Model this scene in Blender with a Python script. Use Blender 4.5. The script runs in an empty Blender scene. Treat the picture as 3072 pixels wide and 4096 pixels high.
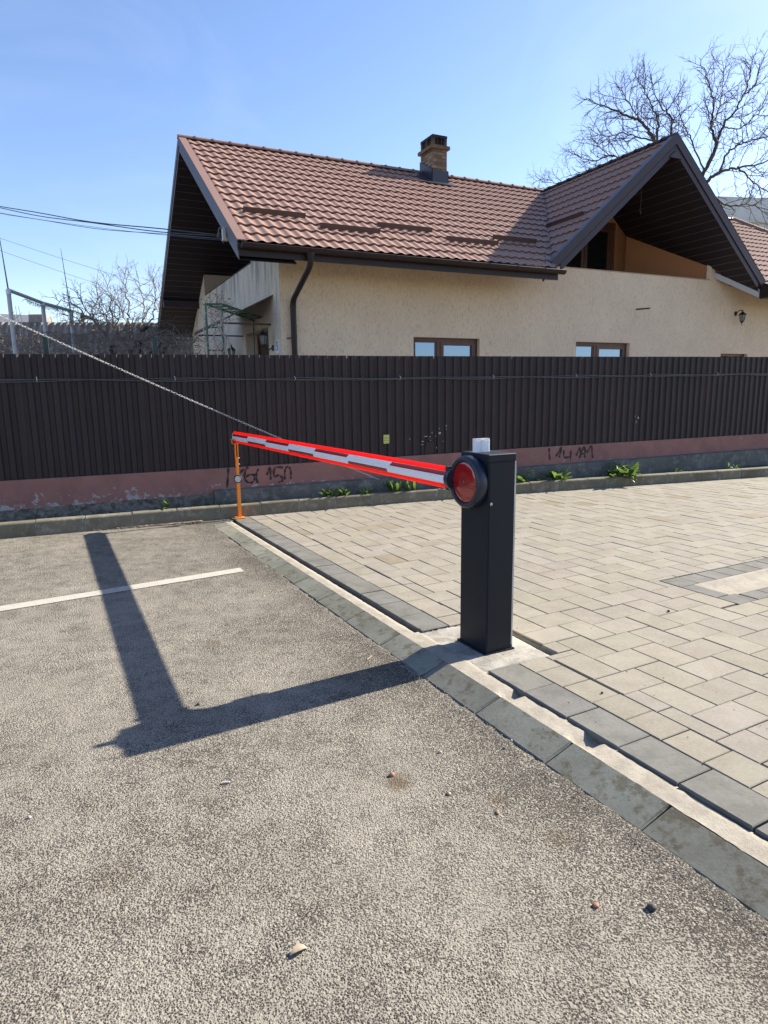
import bpy, math, random
import numpy as np
from mathutils import Vector, Matrix
random.seed(7); RNG = np.random.default_rng(11)
SC = bpy.context.scene
COL = SC.collection
R = math.radians

# ------------------------------------------------------------------ camera
cam = bpy.data.objects.new('camera', bpy.data.cameras.new('camera')); COL.objects.link(cam); SC.camera = cam
p_, r_ = 0.18218, -0.0131253
F_ = Vector((0, math.cos(p_), -math.sin(p_))); U_ = Vector((0, math.sin(p_), math.cos(p_))); X_ = Vector((1, 0, 0))
cx = math.cos(r_)*X_ + math.sin(r_)*U_; cu = -math.sin(r_)*X_ + math.cos(r_)*U_
cam.matrix_world = Matrix(((cx.x, cu.x, -F_.x, 0), (cx.y, cu.y, -F_.y, 0), (cx.z, cu.z, -F_.z, 1.5), (0, 0, 0, 1)))
cam.data.sensor_fit = 'HORIZONTAL'; cam.data.sensor_width = 36; cam.data.lens = 2613.27/3072*36
cam.data.clip_start = 0.05; cam.data.clip_end = 2000

# ------------------------------------------------------------------ sky, sun, exposure
SUN_AZ, SUN_EL = R(60.2), R(31.1)
w = bpy.data.worlds.new("World"); SC.world = w; w.use_nodes = True
nt = w.node_tree; nt.nodes.clear()
sky = nt.nodes.new('ShaderNodeTexSky'); sky.sky_type = 'NISHITA'; sky.sun_disc = False
sky.sun_elevation = SUN_EL; sky.sun_rotation = SUN_AZ; sky.altitude = 100; sky.air_density = 1.0; sky.dust_density = 0.45; sky.ozone_density = 2.5
tc = nt.nodes.new('ShaderNodeTexCoord')
mp = nt.nodes.new('ShaderNodeMapping'); mp.inputs['Scale'].default_value = (1.3, 1.3, 3.0)
cn = nt.nodes.new('ShaderNodeTexNoise'); cn.inputs['Scale'].default_value = 2.2; cn.inputs['Detail'].default_value = 7; cn.inputs['Roughness'].default_value = .55; cn.inputs['Distortion'].default_value = .8
cr = nt.nodes.new('ShaderNodeMapRange'); cr.inputs['From Min'].default_value = .48; cr.inputs['From Max'].default_value = .8; cr.inputs['To Max'].default_value = .06
mx = nt.nodes.new('ShaderNodeMix'); mx.data_type = 'RGBA'; mx.inputs[7].default_value = (8.5, 9.0, 9.6, 1)
bg = nt.nodes.new('ShaderNodeBackground'); bg.inputs['Strength'].default_value = 0.083
wo = nt.nodes.new('ShaderNodeOutputWorld')
L = nt.links.new
L(tc.outputs['Generated'], mp.inputs['Vector']); L(mp.outputs[0], cn.inputs['Vector']); L(cn.outputs['Fac'], cr.inputs['Value'])
hs = nt.nodes.new('ShaderNodeHueSaturation'); hs.inputs['Saturation'].default_value = 1.06
L(sky.outputs[0], hs.inputs['Color'])
tm = nt.nodes.new('ShaderNodeMix'); tm.data_type = 'RGBA'; tm.blend_type = 'MULTIPLY'; tm.inputs[0].default_value = 1; tm.inputs[7].default_value = (1.09, 1.0, 1.05, 1)
L(hs.outputs[0], tm.inputs[6])
L(cr.outputs[0], mx.inputs[0]); L(tm.outputs[2], mx.inputs[6]); L(mx.outputs[2], bg.inputs['Color']); L(bg.outputs[0], wo.inputs[0])
sd = bpy.data.lights.new('sun', 'SUN'); sd.energy = 5.0; sd.angle = R(0.53); sd.color = (1, .93, .79)
sun = bpy.data.objects.new('sun', sd); COL.objects.link(sun)
S = Vector((math.sin(SUN_AZ)*math.cos(SUN_EL), math.cos(SUN_AZ)*math.cos(SUN_EL), math.sin(SUN_EL)))
sun.rotation_euler = (-S).to_track_quat('-Z', 'Y').to_euler(); sun.location = (20, 20, 20)
SC.view_settings.view_transform = 'Standard'; SC.view_settings.look = 'None'
SC.view_settings.exposure = 1.52; SC.view_settings.gamma = 1.0

# ------------------------------------------------------------------ node helpers
class NT:
    def __init__(s, m): s.t = m.node_tree; s.t.nodes.clear()
    def n(s, typ, ins=None, **kw):
        nd = s.t.nodes.new('ShaderNode'+typ)
        for k, v in kw.items(): setattr(nd, k, v)
        for k, v in (ins or {}).items():
            if isinstance(v, tuple) and len(v) == 2 and hasattr(v[0], 'outputs'): s.t.links.new(v[0].outputs[v[1]], nd.inputs[k])
            elif hasattr(v, 'outputs'): s.t.links.new(v.outputs[0], nd.inputs[k])
            else: nd.inputs[k].default_value = v
        return nd
    def ramp(s, fac, stops, interp='LINEAR'):
        r = s.n('ValToRGB', {'Fac': fac}); e = r.color_ramp; e.interpolation = interp
        while len(e.elements) < len(stops): e.elements.new(0.5)
        for i, (p, c) in enumerate(stops):
            e.elements[i].position = p; e.elements[i].color = c if len(c) == 4 else (*c, 1)
        return r
    def mix(s, a, b, f, mode='MIX'):
        m = s.n('Mix', data_type='RGBA', blend_type=mode)
        for i, v in ((0, f), (6, a), (7, b)):
            if isinstance(v, tuple) and hasattr(v[0], 'outputs'): s.t.links.new(v[0].outputs[v[1]], m.inputs[i])
            elif hasattr(v, 'outputs'):
                o = v.outputs[2] if v.bl_idname == 'ShaderNodeMix' else v.outputs[0]; s.t.links.new(o, m.inputs[i])
            elif i == 0: m.inputs[0].default_value = v
            else: m.inputs[i].default_value = (*v, 1) if len(v) == 3 else v
        return (m, 2)
    def math(s, op, a, b=0.5, c=None):
        ins = {0: a, 1: b}
        if c is not None: ins[2] = c
        return s.n('Math', ins, operation=op)
    def out(s, col, rough=.6, bump=None, strength=.5, dist=.01, metal=0, spec=.5, extra=None):
        ins = {'Base Color': col if not (isinstance(col, tuple) and isinstance(col[0], float)) else (*col[:3], 1), 'Roughness': rough, 'Metallic': metal, 'Specular IOR Level': spec}
        if extra: ins.update(extra)
        if bump is not None:
            b = s.n('Bump', {'Height': bump, 'Strength': strength, 'Distance': dist}); ins['Normal'] = b
        bs = s.n('BsdfPrincipled', ins); s.n('OutputMaterial', {'Surface': bs})
        return bs
    def co(s, sc=(1, 1, 1), kind='Object'):
        t = s.n('TexCoord'); return s.n('Mapping', {'Vector': (t, kind), 'Scale': sc})
    def noise(s, v, sc, det=4, rough=.55, dist=0): return s.n('TexNoise', {'Vector': v, 'Scale': sc, 'Detail': det, 'Roughness': rough, 'Distortion': dist})
    def vor(s, v, sc, feat='F1', **k): return s.n('TexVoronoi', {'Vector': v, 'Scale': sc}, feature=feat, **k)
MATS = {}
def mat(name):
    m = bpy.data.materials.new(name); m.use_nodes = True; MATS[name] = m
    return m, NT(m)
def simple(name, col, rough=.5, metal=0, spec=.5, var=.12, nsc=6, bump=0.0, bsc=60, bdist=.002):
    m, t = mat(name); v = t.co(); n = t.noise(v, nsc, 5)
    lo = tuple(c*(1-var) for c in col); hi = tuple(min(1, c*(1+var)) for c in col)
    c = t.ramp(n, [(.3, lo), (.7, hi)])
    b = t.noise(v, bsc, 3) if bump else None
    t.out(c, rough, b, bump, bdist, metal, spec); return m

# asphalt: worn surface dressing, dark chips half buried in pale fines
m, t = mat('asphalt'); v = t.co()
vo = t.vor(v, 168); vo2 = t.vor(v, 90)
big = t.noise(v, .8, 5, .6); mid = t.noise(v, 8, 5, .62); fine = t.noise(v, 260, 3, .6); pat = t.noise(v, 178, 4, .66, .9)
rough_ = t.n('MapRange', {'Value': t.noise(v, 2.3, 4, .6), 'From Min': .40, 'From Max': .62})
stone = t.ramp((vo, 'Color'), [(.0, (.034, .030, .026)), (.45, (.058, .051, .043)), (.8, (.085, .075, .063)), (1, (.15, .137, .118))])
fines = t.mix((.305, .275, .230), (.230, .206, .170), fine)
thr = t.math('ADD', t.math('MULTIPLY', t.math('SUBTRACT', mid, .5), .42), t.math('MULTIPLY', t.math('SUBTRACT', big, .5), .40))
acr = t.n('VectorMath', {0: v, 1: (.8815, .4722, 0)}, operation='DOT_PRODUCT')           # metres across from the edging
nearedge = t.n('MapRange', {'Value': t.math('ADD', t.math('SUBTRACT', (acr, 'Value'), 2.210), t.math('MULTIPLY', t.math('SUBTRACT', mid, .5), .7)), 'From Min': -.85, 'From Max': -.45, 'To Max': .13})
thr = t.math('SUBTRACT', thr, nearedge)
cov = t.math('ADD', t.math('ADD', t.math('MULTIPLY', (vo, 'Distance'), .55), t.math('MULTIPLY', pat, 1.0)), thr)
mask = t.n('MapRange', {'Value': cov, 'From Min': .68, 'From Max': .80})
sp_ = t.n('MapRange', {'Value': t.math('ADD', t.noise(v, 19, 3, .6, .5), t.math('MULTIPLY', pat, .12)), 'From Min': .735, 'From Max': .76})
col = t.mix(stone, fines, t.math('MAXIMUM', mask, sp_))
for (x, y, r, k) in ((.045, 2.40, .075, .75), (.42, 2.27, .05, .5), (.60, 2.05, .07, .35), (-1.1, 3.9, .10, .3), (-.9, 1.9, .09, .25)):
    ds = t.n('VectorMath', {0: v, 1: (x, y, -.047)}, operation='DISTANCE')
    sm = t.n('MapRange', {'Value': t.math('ADD', (ds, 'Value'), t.math('MULTIPLY', t.math('SUBTRACT', t.noise(v, 28, 4, .7), .5), .12)), 'From Min': r*.3, 'From Max': r, 'To Min': k, 'To Max': 0})
    col = t.mix(col, (.105, .072, .038), sm)
bl = t.n('MapRange', {'Value': t.noise(v, 1.7, 6, .6), 'From Min': .3, 'From Max': .7, 'To Min': .88, 'To Max': 1.10})
col = t.mix(col, t.n('CombineXYZ', {0: bl, 1: bl, 2: bl}), 1.0, 'MULTIPLY')
h1 = t.math('SUBTRACT', 1.0, t.math('MINIMUM', t.math('MULTIPLY', (vo, 'Distance'), 1.2), .8))
h2 = t.math('MULTIPLY', t.math('SUBTRACT', 1.0, (vo2, 'Distance')), t.math('ADD', t.math('MULTIPLY', rough_, .8), .25))
hh = t.math('ADD', t.math('MULTIPLY', h1, .9), t.math('ADD', h2, t.math('MULTIPLY', pat, .8)))
t.out(col, .88, hh, .75, .0080, spec=.15)

def concrete(name, base, dark, rough=.85, sc=7, bump=.35, speck=True, stain=None, thr=(.42, .62), tint=False):
    m, t = mat(name); v = t.co(); n1 = t.noise(v, sc, 6, .62, .3); n2 = t.noise(v, 55, 5, .7); n3 = t.noise(v, 240, 2)
    c = t.mix(base, dark, t.n('MapRange', {'Value': n1, 'From Min': thr[0], 'From Max': thr[1]}))
    if stain: c = t.mix(c, stain, t.n('MapRange', {'Value': t.noise(v, sc*2.2, 8, .75), 'From Min': .52, 'From Max': .60, 'To Max': .75}))
    m2 = t.n('MapRange', {'Value': n2, 'From Min': .25, 'From Max': .75, 'To Min': .84, 'To Max': 1.12})
    c = t.mix(c, t.n('CombineXYZ', {0: m2, 1: m2, 2: m2}), 1.0, 'MULTIPLY')
    if tint:
        a = t.n('Attribute', attribute_name='tint'); c = t.mix(c, (a, 'Color'), 1.0, 'MULTIPLY')
    hgt = t.math('ADD', t.math('MULTIPLY', n2, 1.0), t.math('MULTIPLY', n3, .5))
    t.out(c, rough, hgt, bump, .003, spec=.12); return m
concrete('paver_beige', (.252, .229, .190), (.222, .200, .164), bump=.25, tint=True, sc=5)
concrete('paver_grey', (.160, .154, .140), (.122, .119, .108), bump=.35, tint=True, sc=6)
concrete('drain_stone', (.20, .20, .168), (.165, .163, .135), stain=(.105, .087, .058), sc=5, tint=True, bump=.4)
concrete('mortar', (.31, .278, .23), (.255, .228, .188), sc=9, bump=.9)
concrete('pad_concrete', (.34, .318, .28), (.22, .205, .178), sc=8, bump=.9)
concrete('kerb_concrete', (.165, .152, .112), (.135, .122, .090), stain=(.24, .225, .19), sc=4, tint=True, bump=.3)
concrete('kerb_mortar', (.34, .32, .28), (.22, .20, .175), sc=12, bump=.8)
concrete('footing_concrete', (.14, .142, .128), (.10, .103, .092), sc=3, bump=.6, stain=(.22, .22, .20))
concrete('rough_concrete', (.19, .175, .15), (.09, .08, .065), sc=12, bump=1.2, stain=(.06, .05, .04))
concrete('joint_sand', (.12, .104, .082), (.06, .052, .041), sc=20, bump=.8)
concrete('soil', (.085, .07, .05), (.045, .038, .028), sc=9, bump=1.5, stain=(.16, .14, .11))
concrete('yard_paving', (.34, .29, .23), (.27, .23, .18), sc=2)
concrete('far_ground', (.16, .15, .09), (.10, .11, .05), sc=.4, bump=.5)
concrete('line_paint', (.40, .375, .33), (.37, .34, .29), sc=20, bump=.7, rough=.7)
# maroon plinth paint, worn to grey along the bottom
m, t = mat('maroon_plaster'); v = t.co()
n1 = t.noise(v, 3.5, 6, .6, .4); n2 = t.noise(v, 11, 7, .7, .6); n3 = t.noise(v, 80, 4)
c = t.mix((.27, .135, .115), (.21, .105, .092), t.n('MapRange', {'Value': n1, 'From Min': .35, 'From Max': .65}))
c = t.mix(c, (.33, .17, .145), t.n('MapRange', {'Value': t.noise(v, 18, 5, .7), 'From Min': .58, 'From Max': .7, 'To Max': .5}))
sp = t.n('SeparateXYZ', {0: t.n('TexCoord')}); sp = t.n('SeparateXYZ', {0: (t.n('TexCoord'), 'Object')})
zz = t.n('MapRange', {'Value': (sp, 'Z'), 'From Min': .22, 'From Max': .52, 'To Min': .17, 'To Max': -.08})
top = t.n('MapRange', {'Value': (sp, 'Z'), 'From Min': .53, 'From Max': .60, 'To Min': 0, 'To Max': .10})
wear = t.n('MapRange', {'Value': t.math('ADD', n2, t.math('ADD', zz, top)), 'From Min': .655, 'From Max': .685})
c = t.mix(c, t.mix((.27, .26, .25), (.36, .36, .36), n3), wear)
t.out(c, .75, t.math('ADD', t.math('MULTIPLY', n2, 1.2), t.math('MULTIPLY', n3, .3)), .5, .006, spec=.3)
# stucco with scratched vertical worms
def stucco(name, base, dark, worms=True, streak=False):
    m, t = mat(name); v = t.co(); vs = t.co((1, 1, .28)); n = t.noise(vs, 52, 3, .55, 1.0); pore = t.n('MapRange', {'Value': t.math('ADD', n, t.math('MULTIPLY', t.noise(v, 2.2, 4), .10)), 'From Min': .585, 'From Max': .68})
    bign = t.noise(v, 1.3, 5, .6)
    c = t.mix(base, dark, t.n('MapRange', {'Value': bign, 'From Min': .35, 'From Max': .7}))
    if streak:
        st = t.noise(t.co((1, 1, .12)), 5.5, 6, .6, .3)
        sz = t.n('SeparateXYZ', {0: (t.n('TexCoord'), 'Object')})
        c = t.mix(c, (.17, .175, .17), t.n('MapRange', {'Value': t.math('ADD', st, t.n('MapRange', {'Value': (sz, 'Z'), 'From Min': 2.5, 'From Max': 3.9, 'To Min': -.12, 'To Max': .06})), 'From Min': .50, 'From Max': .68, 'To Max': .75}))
    if worms: c = t.mix(c, tuple(x*.50 for x in dark), t.math('MULTIPLY', pore, .42))
    hgt = t.math('SUBTRACT', t.math('MULTIPLY', t.noise(v, 140, 3), .4), t.math('MULTIPLY', pore, 1.0 if worms else 0.0))
    t.out(c, .9, hgt, .6, .004, spec=.15); return m
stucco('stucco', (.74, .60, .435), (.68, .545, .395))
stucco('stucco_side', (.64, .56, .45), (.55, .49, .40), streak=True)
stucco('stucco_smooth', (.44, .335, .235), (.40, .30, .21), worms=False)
stucco('stucco_warm_bounce', (.44, .195, .085), (.40, .17, .072), worms=False)  # same wall stucco, with warm bounced light put into its colour
def metal_paint(name, col, rough=.42, dust=(.3, .27, .24), dustamt=.2, spec=.5, nb=.08, fade=0):
    m, t = mat(name); v = t.co(); n = t.noise(v, 2.5, 5, .6); n2 = t.noise(v, 30, 5, .7)
    d = t.math('MULTIPLY', t.math('MULTIPLY', t.n('MapRange', {'Value': n, 'From Min': .35, 'From Max': .75}), n2), dustamt)
    c = t.mix(col, dust, d)
    if fade:
        oi = t.n('ObjectInfo'); f_ = t.n('MapRange', {'Value': (oi, 'Random'), 'To Min': 1-fade, 'To Max': 1+fade}); c = t.mix(c, t.n('CombineXYZ', {0: f_, 1: f_, 2: f_}), 1.0, 'MULTIPLY')
    rr = t.n('MapRange', {'Value': n2, 'To Min': rough-.08, 'To Max': rough+.12})
    t.out(c, rr, n, nb, .01, spec=spec); return m
metal_paint('roof_tile', (.285, .178, .142), .55, dust=(.38, .28, .23), dustamt=.12, spec=.12)
metal_paint('roof_trim', (.235, .138, .106), .45, dust=(.30, .24, .20), dustamt=.2, spec=.3)
metal_paint('snow_guard', (.070, .030, .022), .5, dustamt=.1)
metal_paint('brown_metal', (.022, .0135, .0135), .45, dustamt=.05, spec=.28)
metal_paint('fascia_metal', (.034, .022, .027), .42, dustamt=.05, spec=.3)
metal_paint('soffit_metal', (.026, .020, .024), .6, dustamt=.02, spec=.2)
metal_paint('soffit_joint_highlight', (.095, .085, .09), .4, dustamt=.03)  # paler than the boards: groove highlights painted into the joint colour
metal_paint('fence_metal', (.0240, .0160, .0170), .5, dust=(.09, .07, .06), dustamt=.16, nb=.35, spec=.30, fade=.16)
metal_paint('flashing_blue', (.028, .026, .034), .35, dustamt=.1)
metal_paint('valley_metal', (.13, .13, .15), .35, dustamt=.3)
metal_paint('silver_board', (.42, .40, .38), .35, dustamt=.1)
metal_paint('cabinet_paint', (.0085, .0125, .0190), .45, dust=(.08, .07, .06), dustamt=.03, nb=.02, spec=.22)
metal_paint('ring_plastic', (.011, .017, .034), .36, dustamt=.03, nb=.02)
metal_paint('orange_paint', (.80, .22, .015), .40, dust=(.4, .2, .1), dustamt=.2)
metal_paint('white_aluminium', (.84, .85, .88), .28, dust=(.5, .48, .45), dustamt=.15, nb=.02)
metal_paint('red_rubber_plain', (.85, .030, .016), .45, dust=(.6, .2, .15), dustamt=.12, nb=.02)
metal_paint('stripe_red', (.33, .008, .010), .35, dustamt=.05, nb=.02)
metal_paint('dark_green_metal', (.006, .030, .028), .5, dustamt=.05)
metal_paint('green_metal', (.010, .11, .065), .4, dustamt=.15)
metal_paint('lantern_black', (.010, .010, .012), .4, dustamt=.1)
metal_paint('pale_pipe', (.45, .45, .45), .5, dustamt=.2)
m, t = mat('red_rubber'); v = t.co(); n = t.noise(v, 8, 4)
c = t.mix((.95, .035, .015), (.85, .05, .03), n)
bs = t.n('BsdfPrincipled', {'Base Color': c, 'Roughness': .4, 'Specular IOR Level': .4}); tr = t.n('BsdfTranslucent', {'Color': (1.0, .06, .02, 1)})
ms = t.n('MixShader', {0: .45, 1: bs, 2: tr}); t.n('OutputMaterial', {'Surface': ms})
simple('black_rubber', (.012, .012, .013), .6)
simple('silver', (.62, .62, .62), .3, 1.0)
simple('zinc', (.50, .50, .48), .45, .3)
simple('chain_white', (.50, .49, .48), .5)
simple('cable_black', (.02, .02, .02), .45)
simple('cable_grey', (.07, .07, .075), .4)
simple('cable_blue', (.05, .09, .15), .5)
simple('tie_white', (.6, .6, .6), .5)
simple('wood_brown', (.095, .036, .018), .42, nsc=10, var=.3)
simple('dark_void', (.010, .009, .009), .8)
simple('ink', (.012, .012, .014), .7)
simple('sticker_yellow', (.60, .62, .18), .6)
simple('plate_white', (.62, .66, .72), .4)
simple('plate_blue', (.03, .06, .25), .4)
simple('garland_green', (.22, .42, .22), .6)
simple('apartment_white', (.55, .55, .56), .8, nsc=1)
simple('apartment_grey', (.20, .25, .31), .7, nsc=1)
simple('asbestos', (.20, .185, .165), .9, var=.35, nsc=5, bump=.4)
simple('old_block', (.22, .20, .18), .9, var=.3, bump=.5)
simple('pebble_pale', (.32, .28, .235), .8, var=.25, nsc=60, bump=.5)
simple('pebble_dark', (.05, .045, .045), .8, var=.3, nsc=60, bump=.5)
simple('pebble_orange', (.32, .14, .08), .8, var=.25, nsc=60)
simple('paper_white', (.48, .46, .44), .8)
simple('dead_leaf', (.22, .14, .085), .75, var=.4, nsc=25)
simple('litter_straw', (.25, .19, .135), .8, var=.45, nsc=30)
simple('curled_leaf', (.30, .23, .16), .7, var=.25, nsc=40)
simple('bark', (.055, .045, .038), .9, var=.4, nsc=14, bump=.5)
simple('twig', (.20, .168, .138), .85, var=.4, nsc=5)
simple('twig_dark', (.058, .047, .040), .85, var=.4, nsc=5)
simple('vine_dry', (.34, .28, .24), .85, var=.35, nsc=20)
simple('scratch_metal', (.34, .36, .40), .4, var=.3)
# graffiti: sprayed black
m, t = mat('spray_black'); v = t.co(); n = t.noise(v, 60, 4)
t.out(t.mix((.010, .010, .011), (.04, .025, .022), n), .7)
# green leaves, translucent
m, t = mat('weed_leaf'); v = t.co(); n = t.noise(v, 14, 4)
c = t.ramp(n, [(.3, (.042, .078, .018)), (.7, (.095, .15, .040))])
bs = t.n('BsdfPrincipled', {'Base Color': c, 'Roughness': .45, 'Specular IOR Level': .4}); tr = t.n('BsdfTranslucent', {'Color': (.20, .32, .06, 1)})
ms = t.n('MixShader', {0: .30, 1: bs, 2: tr}); t.n('OutputMaterial', {'Surface': ms})
# bricks
m, t = mat('chimney_brick'); v = t.co(); n = t.noise(v, 9, 6, .7); a = t.n('Attribute', attribute_name='tint')
c = t.mix((.30, .215, .145), (.17, .115, .08), n); c = t.mix(c, (a, 'Color'), 1.0, 'MULTIPLY')
sz = t.n('SeparateXYZ', {0: (t.n('TexCoord'), 'Object')})
so = t.n('MapRange', {'Value': t.math('ADD', (sz, 'Z'), t.math('MULTIPLY', n, .5)), 'From Min': 7.15, 'From Max': 7.55, 'To Max': .88})
c = t.mix(c, (.03, .024, .022), so); t.out(c, .9, t.noise(v, 60, 4), .6, .006, spec=.2)
simple('brick_mortar', (.07, .058, .05), .9, var=.3, nsc=30)
simple('soot_concrete', (.020, .018, .018), .9, var=.5, nsc=12, bump=.5)
# window glass reflecting the sky
m, t = mat('window_glass'); t.out((.17, .26, .39), .03, metal=.8, spec=.8)
m, t = mat('dark_glass'); t.out((.008, .009, .009), .06, spec=.6)
m, t = mat('lantern_glass'); t.out((.35, .37, .36), .15, spec=.6, extra={'Transmission Weight': .5})
m, t = mat('red_lens'); t.out((.30, .006, .008), .12, spec=.7, extra={'Coat Weight': .6})
m, t = mat('red_lens_dark'); t.out((.26, .015, .015), .15, spec=.7)
m, t = mat('lamp_clear'); t.out((.86, .88, .92), .12, spec=.7, extra={'Transmission Weight': .12})
m, t = mat('reflector'); v = t.co(); n = t.vor(v, 500); t.out(t.ramp((n, 'Distance'), [(.2, (.75, .75, .73)), (.6, (.35, .35, .35))]), .3, spec=.6)
M = MATS

# ------------------------------------------------------------------ mesh helpers
def wloc(o):
    v = Vector((0, 0, 0))
    while o is not None: v += Vector(o.location); o = o.parent
    return v
def tag(o, label=None, cat=None, group=None, kind=None):
    if label: o['label'] = label
    if cat: o['category'] = cat
    if group: o['group'] = group
    if kind: o['kind'] = kind
    return o
def thing(name, loc, label, cat, group=None):
    o = bpy.data.objects.new(name, None); COL.objects.link(o); o.location = loc; o.empty_display_size = .1
    return tag(o, label, cat, group)
class MB:
    """collects faces in world coordinates"""
    def __init__(s): s.v = []; s.f = []; s.c = []; s.mi = []; s.cur = (1, 1, 1); s.m = 0
    def add(s, vs, fs):
        b = len(s.v); s.v += [tuple(x) for x in vs]
        for f in fs: s.f.append(tuple(b+i for i in f)); s.c.append(s.cur); s.mi.append(s.m)
    def hexa(s, a, b):   # two quads (bottom, top), same winding
        s.add(list(a)+list(b), [(3, 2, 1, 0), (4, 5, 6, 7), (0, 1, 5, 4), (1, 2, 6, 5), (2, 3, 7, 6), (3, 0, 4, 7)])
    def box(s, T, u0, u1, v0, v1, w0, w1):   # T maps (u,v,w) -> world
        s.hexa([T(u0, v0, w0), T(u1, v0, w0), T(u1, v1, w0), T(u0, v1, w0)], [T(u0, v0, w1), T(u1, v0, w1), T(u1, v1, w1), T(u0, v1, w1)])
    def bbox(s, T, u0, u1, v0, v1, w0, w1, b=.003):  # box with bevelled top edge
        s.box(T, u0, u1, v0, v1, w0, w1-b)
        s.hexa([T(u0, v0, w1-b), T(u1, v0, w1-b), T(u1, v1, w1-b), T(u0, v1, w1-b)], [T(u0+b, v0+b, w1), T(u1-b, v0+b, w1), T(u1-b, v1-b, w1), T(u0+b, v1-b, w1)])
    def quad(s, a, b, c, d): s.add([a, b, c, d], [(0, 1, 2, 3)])
    def slab(s, pts, off):   # polygon extruded by vector off
        n = len(pts); off = Vector(off); q = [Vector(p) for p in pts]
        s.add(q+[p+off for p in q], [tuple(range(n))[::-1], tuple(range(n, 2*n))]+[(i, (i+1) % n, n+(i+1) % n, n+i) for i in range(n)])
    def tube(s, pts, r, n=8, cap=True):
        pts = [Vector(p) for p in pts]; N = len(pts); rr = [float(q) for q in r] if hasattr(r, '__len__') else [float(r)]*N
        up = None; rings = []
        for i, p in enumerate(pts):
            d = (pts[min(N-1, i+1)]-pts[max(0, i-1)]).normalized()
            if up is None:
                up = Vector((0, 0, 1)) if abs(d.z) < .9 else Vector((1, 0, 0))
            x = d.cross(up)
            if x.length < 1e-5: x = d.orthogonal()
            x.normalize(); y = x.cross(d).normalized(); up = y
            rings.append([p+rr[i]*(math.cos(2*math.pi*k/n)*x+math.sin(2*math.pi*k/n)*y) for k in range(n)])
        vs = [q for g in rings for q in g]; fs = []
        for i in range(N-1):
            for k in range(n):
                fs.append((i*n+k, i*n+(k+1) % n, (i+1)*n+(k+1) % n, (i+1)*n+k))
        if cap: fs += [tuple(range(n))[::-1], tuple((N-1)*n+k for k in range(n))]
        s.add(vs, fs)
    def lathe(s, c, axis, prof, n=24):  # prof list of (along, radius)
        a = Vector(axis).normalized(); x = a.orthogonal().normalized(); y = a.cross(x); c = Vector(c); vs = []; fs = []
        for (t_, r) in prof: vs += [c+a*t_+r*(math.cos(2*math.pi*k/n)*x+math.sin(2*math.pi*k/n)*y) for k in range(n)]
        for i in range(len(prof)-1):
            for k in range(n): fs.append((i*n+k, i*n+(k+1) % n, (i+1)*n+(k+1) % n, (i+1)*n+k))
        fs += [tuple(range(n))[::-1], tuple((len(prof)-1)*n+k for k in range(n))]
        s.add(vs, fs)
    def build(s, name, mats, parent=None, smooth=False, label=None, tint=False, fix=True):
        me = bpy.data.meshes.new(name); o0 = wloc(parent) if parent else Vector((0, 0, 0))
        A = np.array(s.v, float).reshape(-1, 3)-np.array(o0)
        me.from_pydata([tuple(a) for a in A], [], s.f)
        if not isinstance(mats, (list, tuple)): mats = [mats]
        for mm in mats: me.materials.append(M[mm] if isinstance(mm, str) else mm)
        if len(mats) > 1: me.polygons.foreach_set('material_index', s.mi)
        if fix:
            import bmesh
            bm = bmesh.new(); bm.from_mesh(me); bmesh.ops.recalc_face_normals(bm, faces=bm.faces); bm.to_mesh(me); bm.free()
        if tint:
            at = me.color_attributes.new('tint', 'FLOAT_COLOR', 'CORNER'); arr = []
            for pi, p in enumerate(me.polygons):
                arr += [*s.c[pi], 1]*len(p.vertices)
            at.data.foreach_set('color', arr)
        if smooth: me.polygons.foreach_set('use_smooth', [True]*len(me.polygons)); 
        if smooth == 'auto': me.set_sharp_from_angle(angle=R(35))
        me.update()
        o = bpy.data.objects.new(name, me); COL.objects.link(o)
        if parent: o.parent = parent
        if label: o['label'] = label
        return o
def struct(o): o['kind'] = 'structure'; return o
def rnd(a, b): return random.uniform(a, b)

# ------------------------------------------------------------------ frames of the site
O = Vector((0.583, 3.592, 0)); dA = Vector((math.sin(-0.491836), math.cos(-0.491836), 0)); dB = Vector((dA.y, -dA.x, 0))
def AB(a, b, z): v = O+dA*float(a)+dB*float(b); return Vector((v.x, v.y, z))
bH = 1.122749; dH = Vector((math.sin(bH), math.cos(bH), 0)); dG = Vector((-dH.y, dH.x, 0)); PE = Vector((-2.1476, 10.4, 0))
def HG(h, g, z): v = PE+dH*float(h)+dG*float(g); return Vector((v.x, v.y, z))
FA = R(67.8); F0 = Vector((-1.989, 8.393, 0)); fd = Vector((math.sin(FA), math.cos(FA), 0)); fn = Vector((fd.y, -fd.x, 0))   # fn points to the street
def FS(s, off, z): v = F0+fd*float(s)+fn*float(off); return Vector((v.x, v.y, z))
KP = [Vector((-4.148, 6.894)), Vector((-.12, 8.671)), Vector((1.957, 9.48)), Vector((6.522, 10.994))]
KP = [KP[0]-(KP[1]-KP[0]).normalized()*14]+KP+[KP[3]+(KP[3]-KP[2]).normalized()*16]
kl = [0]
for i in range(1, len(KP)): kl.append(kl[-1]+(KP[i]-KP[i-1]).length)
def KS(s, off, z):
    i = 0
    while i < len(KP)-2 and s > kl[i+1]: i += 1
    d = (KP[i+1]-KP[i]).normalized(); p = KP[i]+d*(s-kl[i])
    # blend normals near joints
    n = Vector((-d.y, d.x)); q = p+n*off; return Vector((q.x, q.y, z))
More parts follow.
